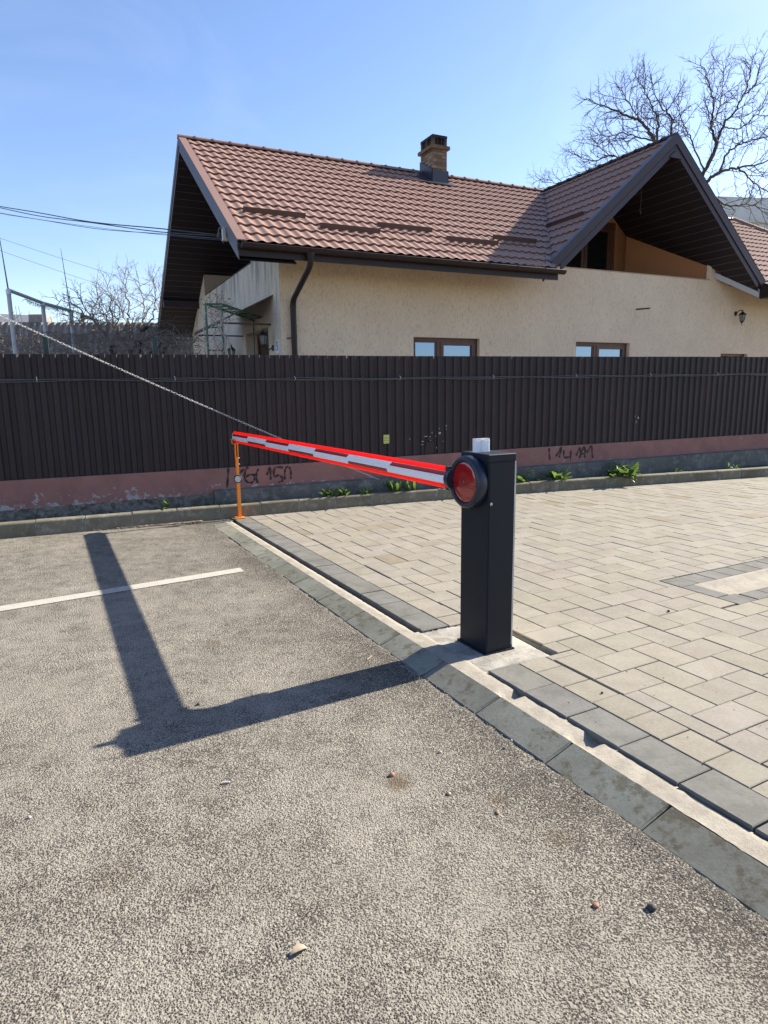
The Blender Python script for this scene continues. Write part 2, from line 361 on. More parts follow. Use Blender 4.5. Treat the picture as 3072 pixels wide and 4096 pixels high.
def kerb_side(p):   # distance of a point beyond the kerb front line (positive = on the verge)
    best = 1e9; sgn = 0
    for i in range(len(KP)-1):
        a, b = KP[i], KP[i+1]; d = b-a; t_ = max(0, min(1, (Vector((p.x, p.y))-a).dot(d)/d.dot(d))); q = a+d*t_; e = Vector((p.x, p.y))-q
        if e.length < best: best = e.length; sgn = e.dot(Vector((-d.y, d.x)).normalized())
    return sgn

# ------------------------------------------------------------------ setting: ground
g = MB(); g.quad((-400, -300, -.075), (400, -300, -.075), (400, 700, -.075), (-400, 700, -.075)); struct(g.build('ground', 'far_ground'))
# asphalt sheet, ragged edge against the drain stones, a little lower towards the camera
def za(a): return -.053+.043*min(1, max(0, a/4.8))
def eb(a): return -.425-.010*min(1, max(0, a/4.8))
g = MB(); av = [-40, -14]; a = -3.6
while a < 4.62: av.append(a); a += .035
av += [4.66, 4.70, 4.80, 5.0, 5.3, 6.0, 8.0]; bv_ = [-.9, -2, -5, -14, -50]; vs = []
for a in av:
    e = eb(a)-.006+rnd(-.012, .006)+.006*math.sin(a*3) if a < 4.68 else [-.28, -.16, -.10, -.10, -.1][min(4, av.index(a)-av.index(4.70)) if a >= 4.70 else 0]
    vs.append(AB(a, e, za(a)-.004)); vs.append(AB(a, e-.02 if a < 4.68 else e-.02, za(a)))
    for b in bv_: vs.append(AB(a, b, za(a)))
n = 2+len(bv_)
g.add(vs, [(i*n+k, (i+1)*n+k, (i+1)*n+k+1, i*n+k+1) for i in range(len(av)-1) for k in range(n-1)]); struct(g.build('asphalt_road', 'asphalt'))
# painted bay line
g = MB(); n = 40
def lp(i, side):
    t_ = i/n; b = -.685-t_*7.0; a_ = 2.62-.0733*(-.685-b); e = rnd(-.003, .003)
    return AB(a_+side*.068+e, b, za(a_)+.004)
for i in range(n):
    pass
rows = [(lp(i, -1), lp(i, 1)) for i in range(n+1)]
g.add([q for r in rows for q in r], [(2*i, 2*i+1, 2*i+3, 2*i+2) for i in range(n)]); struct(g.build('road_marking', 'line_paint'))
# drain stones (sloping edging, 50 cm long)
g = MB(); a = -14.0+.03
while a < 4.7:
    l = .494; a1 = min(a+l, 4.72); j = rnd(-.004, .004); t1 = rnd(.82, 1.12); g.cur = (t1, t1*rnd(.98, 1.02), t1*rnd(.96, 1.02))
    zi, zo = -.006+rnd(-.002, .002), za(a)-.003+rnd(-.003, .001); b0, b1 = eb(a)-.006+j, -.266+j
    B_ = .008
    g.hexa([AB(a, b0, -.2), AB(a1, b0, -.2), AB(a1, b1, -.2), AB(a, b1, -.2)], [AB(a, b0, zo-B_), AB(a1, b0, zo-B_), AB(a1, b1, zi-B_), AB(a, b1, zi-B_)])
    g.hexa([AB(a, b0, zo-B_), AB(a1, b0, zo-B_), AB(a1, b1, zi-B_), AB(a, b1, zi-B_)], [AB(a+B_, b0+B_, zo), AB(a1-B_, b0+B_, zo), AB(a1-B_, b1-B_, zi), AB(a+B_, b1-B_, zi)])
    a += .5 if abs(a+.25) > .3 else .503
struct(g.build('drain_edging', 'drain_stone', tint=True))
# mortar strip between edging and pavers: rough, broken
g = MB(); na = 420; bs_ = [-.268, -.245, -.215, -.185, -.16, -.148, -.146]
grid = []
for i in range(na+1):
    a = -8+i*(12.75/na); wob = .012*math.sin(a*5.1)+.008*math.sin(a*13+1)+rnd(-.005, .005)
    br = 1 if (-1.02 < a < -.93 or -.52 < a < -.47) else 0
    row = []
    for k, b in enumerate(bs_):
        z = -.026+rnd(-.002, .002)
        bb = b
        z += .016
        if k >= 4 and a > .5: bb = b+wob*.6; z = -.030-(.008 if k == 4 else .020)
        if k >= 5 and a <= .5: bb = b+wob*.25+.004; z = -.015-.004*(k == 6)
        if br and k >= 1: z = -.034+rnd(-.010, .006)
        row.append(AB(a, min(bb, -.1), z))
    grid.append(row)
vs = [q for r in grid for q in r]; nb = len(bs_)
g.add(vs, [(i*nb+k, (i+1)*nb+k, (i+1)*nb+k+1, i*nb+k+1) for i in range(na) for k in range(nb-1)]); struct(g.build('mortar_strip', 'mortar', smooth=True))
# sub base under the pavers (dark joints)
g = MB(); g.quad(AB(-14, -.30, -.062), AB(5.6, -.30, -.062), AB(9.5, 40, -.062), AB(-14, 40, -.062)); 
struct(g.build('joint_bed', 'joint_sand'))
g = MB()
for (a0, a1, b0, b1) in ((-14, -.215, .075, 40), (-.215, .174, .355, 2.05), (-.215, .174, 9, 40), (.174, .47, .36, 2.05), (.174, .47, 9, 40), (.475, 5.6, .075, 40)):
    g.quad(AB(a0, b0, -.0105), AB(a1, b0, -.0105), AB(a1, b1, -.0105), AB(a0, b1, -.0105))
struct(g.build('joint_filling', 'joint_sand'))
# pavement: beige 20x30 herringbone with a row of 20x20 along the border, and grey edge row
PAD = (-.215, .47, -.2, .352)       # a0,a1,b0,b1 hole around the cabinet
DR = (-.20, .48, 2.05, 9)            # drain channel with its grey frame
W_, L_, gp = .2, .3, .0022
def paver(g, a0, a1, b0, b1, th=.06, dz=None, base=(1, 1, 1)):
    tl = rnd(.93, 1.05); g.cur = (base[0]*tl, base[1]*tl*rnd(.985, 1.01), base[2]*tl*rnd(.96, 1.02))
    z = dz if dz is not None else rnd(-.0018, .0018); ta, tb = rnd(-.004, .004), rnd(-.004, .004)
    ja, jb = rnd(-.0012, .0012), rnd(-.0012, .0012)
    a0 += gp+ja; a1 -= gp-ja; b0 += gp+jb; b1 -= gp-jb; bv = .0035
    def P(a, b, w): return AB(a, b, w+z+ta*(a-a0)+tb*(b-b0))
    g.bbox(P, a0, a1, b0, b1, -th, 0, bv)
def subtract(rect, hole):  # rect minus hole -> list of rects
    a0, a1, b0, b1 = rect; h0, h1, k0, k1 = hole
    if a1 <= h0+.004 or a0 >= h1-.004 or b1 <= k0+.004 or b0 >= k1-.004: return [rect]
    out = []
    if a0 < h0: out.append((a0, h0, b0, b1))
    if a1 > h1: out.append((h1, a1, b0, b1))
    x0, x1 = max(a0, h0), min(a1, h1)
    if b0 < k0: out.append((x0, x1, b0, k0))
    if b1 > k1: out.append((x0, x1, k1, b1))
    return [r for r in out if r[1]-r[0] > .025 and r[3]-r[2] > .025]
g = MB(); rects = []
a = -3.4
while a < 5.4: rects.append((a-.158, a+.042, .062, .255)); a += .2
PA, PB = -1.076, .366         # pattern corner worked out from image pixels
for i in range(-60, 90):
    for j in range(-60, 60):
        # lattice: (W,W),(L,-L) in (A,B)
        oa = PA+i*W_+j*L_; ob = PB+i*W_-j*L_
        for r in ((oa, oa+L_, ob, ob+W_), (oa, oa+W_, ob+W_, ob+W_+L_)):
            if r[1] < -3.6 or r[0] > 6 or r[3] < .25 or r[2] > 14: continue
            if AB((r[0]+r[1])/2, (r[2]+r[3])/2, 0).length > 15: continue
            rects.append((r[0], r[1], max(r[2], .257), r[3]))
done = []
for r in rects:
    if r[3]-r[2] < .03: continue
    for q in subtract(r, PAD):
        for q2 in subtract(q, DR):
            c = AB((q2[0]+q2[1])/2, (q2[2]+q2[3])/2, 0)
            if kerb_side(c) > .10: continue
            stain = random.random() < .02
            paver(g, *q2, base=(.84, .80, .70) if stain else (1, 1, 1))
struct(g.build('pavement', 'paver_beige', tint=True))
g = MB(); a = -.208
while a > -4: paver(g, a-.298, a, -.145+rnd(-.003, .003), .060, th=.05, dz=rnd(.0, .004)); a -= .30
a = .478
while a < 5.05: 
    l = .20 if a > 2.2 else .298
    paver(g, a, min(a+l, 5.1), -.138+rnd(-.004, .004), .062, th=.05, dz=rnd(-.002, .003)); a += l+.002
struct(g.build('paving_border', 'paver_grey', tint=True))
# drain channel in the pavement
g = MB()
for k in range(22):
    b = 2.27+k*.2
    for (a0, a1) in ((.275, .47), (-.20, -.045)): paver(g, a0, a1, b, b+.2, th=.06, base=(1.02, 1.02, 1.02))
paver(g, .275, .47, 2.055, 2.27); paver(g, -.02, .272, 2.055, 2.20); paver(g, -.20, -.022, 2.055, 2.268)
struct(g.build('channel_border', 'paver_grey', tint=True))
g = MB(); prof = [(-.047, -.002), (-.02, -.004), (.01, -.028), (.07, -.040), (.16, -.040), (.215, -.028), (.245, -.004), (.273, -.002)]
vs = []; nB = 20
for i in range(nB+1):
    for (a, z) in prof: vs.append(AB(a, 2.205+i*.4, z+rnd(-.001, .001)))
n = len(prof); g.add(vs, [(i*n+k, i*n+k+1, (i+1)*n+k+1, (i+1)*n+k) for i in range(nB) for k in range(n-1)])
g.slab([AB(a, 2.205, z) for a, z in prof]+[AB(.273, 2.205, -.06), AB(-.047, 2.205, -.06)], dB*-.004)
struct(g.build('drain_channel', 'mortar', smooth='auto'))
# concrete pad under the cabinet
g = MB(); na, nb = 56, 44; a0, a1, b0, b1 = -.27, .475, -.262, .36
vs = []
for i in range(na+1):
    for k in range(nb+1):
        a = a0+(a1-a0)*i/na; b = b0+(b1-b0)*k/nb; z = -.016+rnd(-.0012, .0012)-.006*math.sin(a*9)*math.cos(b*7)
        e = min(a-a0, b-b0+.02)
        if a < -.2 and b > -.15: z = -.05
        if b < -.15 and (a < -.18): z -= .012*(1-(a-a0)/.09)
        if b > .325: z = -.045
        vs.append(AB(a+(0 if 0 < i < na else rnd(-.012, .006)), b, z))
g.add(vs, [(i*(nb+1)+k, (i+1)*(nb+1)+k, (i+1)*(nb+1)+k+1, i*(nb+1)+k+1) for i in range(na) for k in range(nb)])
struct(g.build('concrete_pad', 'pad_concrete', smooth=True))
# kerb: 50 cm concrete pieces with mortar joints
g = MB(); g2 = MB(); s = .15; T = kl[-1]
def kpiece(s0, s1):
    t1 = rnd(.88, 1.08); g.cur = (t1, t1, t1*rnd(.95, 1.02)); j = rnd(-.004, .004); zt = .153+rnd(-.003, .003); c = .018
    pr = [(0, -.1), (0, zt-c), (.006, zt-c*.4), (c, zt), (.12, zt), (.12, -.1)]
    A_ = [KS(s0, o+j, z) for o, z in pr]; B_ = [KS(s1, o+j, z) for o, z in pr]
    n = len(pr); g.add(A_+B_, [tuple(range(n))[::-1], tuple(range(n, 2*n))]+[(i, (i+1) % n, n+(i+1) % n, n+i) for i in range(n)])
s = .35
while s < T-.6:
    kpiece(s+.007, s+.493); 
    pr = [(.006, -.1), (.006, .135), (.02, .147), (.117, .147), (.117, -.1)]
    n = 5; A_ = [KS(s+.492, o, z) for o, z in pr]; B_ = [KS(s+.506, o, z) for o, z in pr]; g2.add(A_+B_, [tuple(range(n))[::-1], tuple(range(n, 2*n))]+[(i, (i+1) % n, n+(i+1) % n, n+i) for i in range(n)])
    s += .5
struct(g.build('kerb', 'kerb_concrete', tint=True)); struct(g2.build('kerb_joints', 'kerb_mortar'))
# verge soil between kerb and plinth and the yard behind
g = MB(); vs = []; ns = 300
for i in range(ns+1):
    s = 6+i*(T-8)/ns
    for k in range(6):
        o = .1+k*.16; vs.append(KS(s, o, (.085 if k else .11)+rnd(-.015, .02)))
g.add(vs, [(i*6+k, (i+1)*6+k, (i+1)*6+k+1, i*6+k+1) for i in range(ns) for k in range(5)])
struct(g.build('verge_soil', 'soil', smooth=True))
g = MB(); g.quad(FS(-30, -.05, .06), FS(40, -.05, .06), FS(40, -60, .06), FS(-30, -60, .06)); struct(g.build('yard_ground', 'yard_paving'))
# ------------------------------------------------------------------ fence
def interp(s, tab):
    return float(np.interp(s, [t_[0] for t_ in tab], [t_[1] for t_ in tab]))
ZT = [(-12, 1.935), (-2.44, 1.969), (0, 1.980), (2.05, 1.980), (4.33, 1.991), (9.64, 2.023), (18, 2.07)]
ZB = [(-12, .52), (-2.58, .555), (0, .566), (2, .585), (4.37, .618), (9.82, .653), (18, .71)]
fence = thing('metal_fence', FS(0, 0, .56), 'long dark brown corrugated metal fence standing on the maroon plinth', 'fence')
PITCH = .13; pr = [(0, 0), (.014, .002), (.020, .0), (.052, 0), (.064, .022), (.076, .022), (.080, .0208), (.102, .0208), (.106, .022), (.118, .022)]
s0 = 2.932-1.3*9
ph = .118
for k in range(19):
    g = MB(); st = s0+k*1.3
    nx = []
    for i in range(10):
        for (u, d) in pr: nx.append((st+i*PITCH+u, d))
    nx.append((st+1.3+.012, .002))
    vs = []; zo = rnd(-.003, .003)
    nz = 6
    for (s, d) in nx:
        for q in range(nz+1):
            z0, z1 = interp(s, ZB)-.004, interp(s, ZT)+zo; z = z0+(z1-z0)*q/nz
            vs.append(FS(s, d+.0035*math.sin(k*2.1+z*2.4+s*1.7)+(.003 if k % 2 else 0), z))
    n = nz+1
    g.add(vs, [(i*n+q, (i+1)*n+q, (i+1)*n+q+1, i*n+q+1) for i in range(len(nx)-1) for q in range(nz)])
    g.build('sheet', 'fence_metal', fence, fix=False)
g = MB()
for z in (.85, 1.65): g.hexa([FS(-9, -.045, z), FS(16, -.045, z+.06), FS(16, -.012, z+.06), FS(-9, -.012, z)], [FS(-9, -.045, z+.04), FS(16, -.045, z+.1), FS(16, -.012, z+.1), FS(-9, -.012, z+.04)])
g.build('rail', 'brown_metal', fence)
# torn scratched area and dents
def blob(g, cs, cz, rx, rz, off=.0290, n=9, jit=.35, skew=0):
    pts = []
    for k in range(n):
        a = 2*math.pi*k/n; r = 1+rnd(-jit, jit); pts.append(FS(cs+rx*r*math.cos(a)+skew*rz*math.sin(a), off, cz+rz*r*math.sin(a)))
    g.add(pts, [tuple(range(n))])
g = MB()
for (cs, cz, rx, rz) in ((2.80, .86, .035, .006), (2.87, .855, .02, .005), (2.75, .79, .018, .006), (2.74, .745, .02, .004), (2.87, .80, .014, .003), (3.02, .90, .02, .014), (2.90, .905, .006, .015), (3.02, .965, .006, .012), (3.13, 1.0, .006, .012), (3.13, .955, .005, .008), (3.08, .78, .006, .007), (2.97, .69, .005, .01), (2.55, .83, .004, .012), (6.70, 1.02, .012, .02), (6.66, .955, .006, .02), (6.63, 1.05, .005, .01), (2.955, .86, .02, .004)):
    g = MB(); blob(g, cs, cz, rx, rz); g.build('scratch', 'scratch_metal', fence)
g = MB()
blob(g, 2.92, .87, .025, .007, .031); blob(g, 2.86, .83, .05, .018, .0295)
g.slab([FS(2.78, .029, .60), FS(2.92, .029, .60), FS(2.93, .032, .77), FS(2.80, .031, .78)], fn*.002)
g.build('torn_patch', 'brown_metal', fence)
g = MB(); g.slab([FS(2.935, .030, .60), FS(2.947, .030, .60), FS(2.938, .030, 1.90), FS(2.932, .030, 1.90)], fn*.0012); g.build('open_seam', 'dark_void', fence)
g = MB(); g.slab([FS(6.835, .030, .66), FS(6.845, .030, .66), FS(6.838, .030, 1.6), FS(6.834, .030, 1.6)], fn*.0012)
g.build('open_seam', 'dark_void', fence)
for s, z in ((-2.00, 2.13), (-.82, 2.13)):
    g = MB(); P = lambda u, v_, w_: FS(s+u, -.09+v_, w_)
    g.box(P, 0, .05, 0, .05, .06, z+.05-(.02 if s < -1 else 0)); g.box(P, -.004, .054, -.004, .054, z+.03, z+.04); g.build('post', 'dark_green_metal', fence, label='green post end above the fence')
# plinth wall
pl_ = thing('plinth_wall', FS(0, 0, 0), 'low maroon painted masonry plinth with peeling paint under the metal fence', 'wall')
g = MB(); ns = 160; vs = []
ZM = [(-12, .16), (-2.6, .213), (-1.24, .238), (-.25, .247), (0, .20), (18, .2)]
for i in range(ns+1):
    s = -12+i*30/ns
    zb = interp(s, ZM)+rnd(-.006, .006); zt = interp(s, ZB)
    vs += [FS(s, .050, zb), FS(s, .050+rnd(-.001, .001), (zb+zt)/2), FS(s, .050, zt-.004), FS(s, .046, zt), FS(s, -.10, zt), FS(s, -.10, -.05), FS(s, .030, -.05), FS(s, .028, zb)]
g.add(vs, [(i*8+k, (i+1)*8+k, (i+1)*8+(k+1) % 8, i*8+(k+1) % 8) for i in range(ns) for k in range(8)]); g.build('masonry', 'maroon_plaster', pl_)
g = MB(); vs = []   # crumbling concrete base on the left
for i in range(201):
    s = -12+i*11.9/200; zb = interp(s, ZM)
    zs = [zb+.01, zb-.03, zb-.06, .11, .03]; os_ = [.046, .056, .060, .075, .085]
    vs += [FS(s, o+rnd(-.012, .012)*(1 if k else .3), z+rnd(-.008, .008)) for k, (z, o) in enumerate(zip(zs, os_))]
g.add(vs, [(i*5+k, (i+1)*5+k, (i+1)*5+k+1, i*5+k+1) for i in range(200) for k in range(4)]); g.build('crumbling_base', 'rough_concrete', pl_)
g = MB()
def ribbon(g, pts, w=.015, off=.0535):
    P = [Vector((a, b)) for a, b in pts]; Q = [P[0]]
    for i in range(1, len(P)): # catmull subdivision
        p0 = P[max(0, i-2)]; p1 = P[i-1]; p2 = P[i]; p3 = P[min(len(P)-1, i+1)]
        for k in range(1, 7):
            u = k/6; Q.append(.5*((2*p1)+(p2-p0)*u+(2*p0-5*p1+4*p2-p3)*u*u+(3*p1-p0-3*p2+p3)*u**3))
    vs = []
    for i, q in enumerate(Q):
        d = (Q[min(len(Q)-1, i+1)]-Q[max(0, i-1)]).normalized(); n = Vector((-d.y, d.x)); ww = w*(.8+.35*math.sin(i*.9)+rnd(-.12, .12))
        vs += [FS((q+n*ww).x, off, (q+n*ww).y), FS((q-n*ww).x, off, (q-n*ww).y)]
    g.add(vs, [(2*i, 2*i+1, 2*i+3, 2*i+2) for i in range(len(Q)-1)])
G1 = [[(-0.019, 0.563), (-0.031, 0.446), (-0.049, 0.313)], [(0.052, 0.42), (0.124, 0.491), (0.186, 0.541)], [(0.235, 0.565), (0.2, 0.519), (0.179, 0.423), (0.225, 0.36), (0.279, 0.362), (0.311, 0.404), (0.294, 0.454), (0.24, 0.46), (0.19, 0.422)], [(0.368, 0.531), (0.344, 0.489), (0.336, 0.424), (0.348, 0.341)], [(0.3, 0.464), (0.336, 0.435)], [(0.473, 0.443), (0.498, 0.502), (0.518, 0.542), (0.523, 0.456), (0.522, 0.379)], [(0.693, 0.529), (0.587, 0.535), (0.568, 0.421), (0.633, 0.433), (0.676, 0.392), (0.672, 0.353), (0.623, 0.34)], [(0.708, 0.368), (0.714, 0.456), (0.725, 0.511), (0.754, 0.537), (0.787, 0.513), (0.796, 0.451), (0.793, 0.374)]]
G2 = [[(4.926, 0.60), (4.931, 0.505), (4.948, 0.404)], [(5.058, 0.462), (5.122, 0.552), (5.165, 0.60), (5.133, 0.496), (5.126, 0.44)], [(5.208, 0.556), (5.217, 0.443), (5.327, 0.445)], [(5.341, 0.542), (5.339, 0.384)], [(5.446, 0.454), (5.489, 0.536), (5.524, 0.579), (5.528, 0.496)], [(5.514, 0.413), (5.555, 0.514), (5.607, 0.595), (5.622, 0.492), (5.616, 0.416)], [(5.529, 0.477), (5.622, 0.484)], [(5.655, 0.49), (5.707, 0.564), (5.747, 0.60), (5.762, 0.504), (5.778, 0.4)]]
for q in G1: ribbon(g, q)
g.build('graffiti', 'spray_black', pl_, label='black sprayed digits behind the orange post')
g = MB()
for q in G2: ribbon(g, q, .017)
g.build('graffiti', 'spray_black', pl_, label='black sprayed digits right of the cabinet')
# footing
g = MB(); vs = []; ns = 120
ZF = [(-.22, .285), (4.36, .329), (9.83, .378), (18, .44)]
for i in range(ns+1):
    s = -.22+i*16/ns; zt = interp(s, ZF)
    vs += [FS(s, .155+rnd(-.002, .002), .02), FS(s, .150+rnd(-.003, .003), zt-.10), FS(s, .150+rnd(-.003, .003), zt-.006), FS(s, .143, zt), FS(s, .03, zt+.012), FS(s, .03, 0)]
g.add(vs, [(i*6+k, (i+1)*6+k, (i+1)*6+(k+1) % 6, i*6+(k+1) % 6) for i in range(ns) for k in range(6)]+[(0, 1, 2, 3, 4, 5)])
tag(g.build('concrete_footing', 'footing_concrete'), 'grey board-marked concrete footing strip at the foot of the maroon plinth', 'footing')
# cables along the fence
g = MB(); ZC = [(-12, 1.69), (-2.45, 1.686), (0, 1.685), (2.04, 1.682), (4.34, 1.694), (9.7, 1.728), (17, 1.77)]
for j, r in ((0, .0075), (1, .006), (2, .005)):
    pts = []
    for i in range(180):
        s = -11+i*.15; pts.append(FS(s, .040+.006*j, interp(s, ZC)-.012*abs(math.sin(s*math.pi/1.5+.4*j))+.010*(j-1)+.006*math.sin(s*3.1+2*j)))
    g.tube(pts, r, 6)
cb = g.build('cable_bundle', 'cable_grey', smooth=True); tag(cb, 'thin bundle of cables tied along the upper part of the dark fence', 'cable')
for k in range(14):
    g = MB(); s = -10.9+k*1.5-.2; g.tube([FS(s, .028, interp(s, ZC)-.03), FS(s+.006, .058, interp(s, ZC)), FS(s, .028, interp(s, ZC)+.03)], .004, 5); g.build('cable_tie', 'tie_white', cb)
# sticker
g = MB(); g.slab([FS(2.144, .0300, .785), FS(2.230, .0300, .785), FS(2.230, .0300, .905), FS(2.144, .0300, .905)], fn*.001)
stk = g.build('paper_notice', 'sticker_yellow'); tag(stk, 'small pale yellow printed notice stuck on the dark fence', 'notice')
g = MB()
for r_i, (z, hgt) in enumerate(((.893, .004), (.868, .007), (.848, .008), (.826, .009), (.802, .008))):
    s = 2.152
    while s < 2.220:
        l = rnd(.006, .014) if r_i else .05
        g.slab([FS(s, .0325, z-hgt/2), FS(min(s+l, 2.224), .0325, z-hgt/2), FS(min(s+l, 2.224), .0325, z+hgt/2), FS(s, .0325, z+hgt/2)], fn*.0006); s += l+rnd(.003, .008)
g.build('printing', 'ink', stk)

# ------------------------------------------------------------------ barrier
bar = thing('barrier_gate', AB(.13, .095, -.015), 'dark grey automatic boom barrier cabinet with red round lens and lowered red and white boom', 'barrier')
def rbox(g, T, u0, u1, v0, v1, w0, w1, r=.006, n=3):   # box with rounded vertical corners
    pts = []
    for (cu_, cv, a0) in ((u1-r, v1-r, 0), (u0+r, v1-r, 90), (u0+r, v0+r, 180), (u1-r, v0+r, 270)):
        for k in range(n+1):
            a = R(a0+90*k/n); pts.append((cu_+r*math.cos(a), cv+r*math.sin(a)))
    N = len(pts); g.add([T(a, b, w0) for a, b in pts]+[T(a, b, w1) for a, b in pts], [tuple(range(N))[::-1], tuple(range(N, 2*N))]+[(i, (i+1) % N, N+(i+1) % N, N+i) for i in range(N)])
g = MB(); rbox(g, AB, 0, .265, 0, .19, -.008, 1.108); g.build('housing', 'cabinet_paint', bar)
g = MB(); rbox(g, AB, -.0025, .2675, -.0025, .1925, 1.110, 1.147, .007); 
g.hexa([AB(-.001, -.001, 1.147), AB(.266, -.001, 1.147), AB(.266, .191, 1.147), AB(-.001, .191, 1.147)], [AB(.003, .003, 1.1505), AB(.262, .003, 1.1505), AB(.262, .187, 1.1505), AB(.003, .187, 1.1505)])
g.build('cap', 'cabinet_paint', bar)
g = MB(); rbox(g, AB, -.014, .279, -.012, .202, -.018, -.008, .004); g.build('base_plate', 'cabinet_paint', bar)
g = MB(); g.box(AB, -.0035, .0, .006, .178, .012, 1.102); 
dr = g.build('door', 'cabinet_paint', bar)
g = MB(); g.lathe(AB(-.0035, .016, .874), -dA, [(0, .0085), (.003, .0085), (.004, .007)], 20); lk = g.build('lock', 'silver', dr)
g = MB(); g.box(AB, -.0085, -.0076, .0152, .0168, .871, .877); g.build('keyhole', 'ink', dr)
g = MB(); g.box(AB, -.0048, .000, .1795, .1845, .015, 1.104); g.box(AB, -.001, .264, .1905, .1925, .0, 1.104); g.build('sunlit_edge_strip', 'zinc', bar)  # bright strips paint the sunlit sliver along the cabinet edge
ringc = AB(.152, 0, .985)
g = MB(); g.lathe(ringc, -dB, [(-.002, .145), (.012, .151), (.042, .1525), (.056, .149), (.064, .142), (.067, .133), (.066, .122), (.061, .1175), (.030, .116), (.028, .0)], 64); g.build('lamp_ring', 'ring_plastic', bar, smooth='auto')
g = MB(); g.lathe(ringc, -dB, [(.029, .1155), (.050, .1155), (.057, .1145), (.0605, .105), (.0618, .05), (.062, .001)], 64)
ln = g.build('red_lens', 'red_lens', bar, smooth='auto')
g = MB()
def lensP(u, z, off=.063): return AB(.152+u, -off, .985+z)
def lrib(pts, w=.002):
    g.tube([lensP(u, z) for u, z in pts], w, 5)
lrib([(.03, .005), (.012, .035), (0, .062), (-.012, .035), (-.03, .005)], .0018); lrib([(.03, .005), (.01, -.012), (0, .02)], .0015); lrib([(-.03, .005), (-.01, -.012), (0, .02)], .0015)
g.lathe(lensP(0, .002, .061), -dB, [(0, .012), (.004, .010), (.005, .002)], 16)
lrib([(.107, -.012), (.03, -.013), (-.03, -.014), (-.107, -.012)], .0022); lrib([(.10, -.034), (.03, -.024), (-.03, -.024), (-.10, -.03)], .0015)
lrib([(.0, -.105), (.05, -.075), (.085, -.05)], .0015)
g.build('emblem', 'red_lens_dark', ln, smooth=True)
g = MB(); pts = [(0, -.025), (.014, -.03), (.02, -.012), (.02, .045), (.014, .06), (0, .062)]
g.slab([AB(.265+u, .03, .775+z) for u, z in pts], dB*.045); g.build('photocell', 'black_rubber', bar)
# clear flashing lamp on top, ribbed
lp0 = thing('warning_lamp', AB(.17, .07, 1.1505), 'clear ribbed plastic warning lamp standing on top of the barrier cabinet', 'lamp')
g = MB(); rbox(g, AB, .150, .184, .018, .118, 1.151, 1.228, .006)
for k in range(13):
    b = .024+k*.0073
    if .055 < b < .085: continue
    for z in np.arange(1.158, 1.220, .0052): g.hexa([AB(.1475, b, z), AB(.1502, b, z), AB(.1502, b+.0045, z+.001), AB(.1475, b+.0045, z+.001)], [AB(.149, b, z+.0028), AB(.1502, b, z+.0028), AB(.1502, b+.0045, z+.0038), AB(.149, b+.0045, z+.0038)])
g.box(AB, .146, .1502, .057, .083, 1.153, 1.222)
g.build('lamp_cover', 'lamp_clear', lp0)
g = MB(); g.box(AB, .148, .186, .016, .120, 1.1507, 1.1545); g.build('lamp_base', 'plate_white', lp0)
# boom: goes from a~.30 to 4.98
boom_z = lambda a: .992-.006*(a-.3)/4.7
g = MB()
def bprof(pts, a0, a1, nm, m_, par, smooth='auto', ns=12):
    g = MB(); n = len(pts); vs = []
    for i in range(ns+1):
        a = a0+(a1-a0)*i/ns
        for (b, z) in pts: vs.append(AB(a, b, boom_z(a)+z))
    g.add(vs, [(i*n+k, i*n+(k+1) % n, (i+1)*n+(k+1) % n, (i+1)*n+k) for i in range(ns) for k in range(n)]+[tuple(range(n)), tuple(range(ns*n, ns*n+n))])
    return g.build(nm, m_, par, smooth=smooth)
body = [(b+.015, z) for b, z in [(-.052, -.040), (-.066, -.044), (-.076, -.038), (-.0825, -.022), (-.084, -.008), (-.080, -.004), (-.080, .004), (-.084, .008), (-.0825, .022), (-.076, .038), (-.066, .044), (-.052, .040), (-.044, .03), (-.042, 0), (-.044, -.03)]]
boom = bprof(body, .295, 4.975, 'boom', 'white_aluminium', bar)
rb = [(b+.015, z) for b, z in [(-.050, .039), (-.079, .039), (-.080, .050), (-.076, .062), (-.066, .068), (-.056, .066), (-.050, .055)]]
bprof(rb, .335, 4.93, 'rubber_edge', 'red_rubber', boom)
bprof([(b, -z*.99) for b, z in rb], .335, 4.93, 'rubber_edge', 'red_rubber', boom)
def bstripe(a0, a1, z0, z1, sk):
    g = MB()
    def fb(z):  # face offset at height z
        return float(np.interp(z, [-.044, -.038, -.022, -.008, 0, .008, .022, .038, .044], [-.066, -.076, -.0825, -.084, -.080, -.084, -.0825, -.076, -.066]))+.015-.0009
    zs = np.linspace(z0, z1, 5); vs = []
    for z in zs:
        t_ = (z-z0)/(z1-z0); vs += [AB(a0+sk*t_, fb(z), boom_z(a0)+z), AB(a1+sk*t_, fb(z), boom_z(a1)+z)]
    g.add(vs, [(2*i, 2*i+1, 2*i+3, 2*i+2) for i in range(4)]); g.build('stripe', 'stripe_red', boom)
for (a0, a1) in ((.35, 1.02), (1.71, 2.37), (3.03, 3.70), (4.36, 4.97)): bstripe(a0, a1, .012, .037, -.03)
for (a0, a1) in ((1.06, 1.69), (2.40, 3.02), (3.72, 4.34)): bstripe(a0, a1, -.037, -.014, .0)
g = MB(); g.slab([AB(4.976, b, boom_z(5)+z) for b, z in body], dA*.004); g.build('end_cap', 'plate_white', boom)
g = MB(); P = lambda u, v_, w_: AB(u, v_, w_)
g.lathe(AB(.262, -.040, .988), dA, [(0, .066), (.035, .064), (.052, .052), (.058, .05)], 28)
g.build('boom_collar', 'ring_plastic', bar, smooth='auto')
for z in (1.025, .922): g = MB(); rbox(g, AB, .30, .336, -.068, -.034, z, z+.036, .01); g.build('boom_clamp', 'black_rubber', bar)
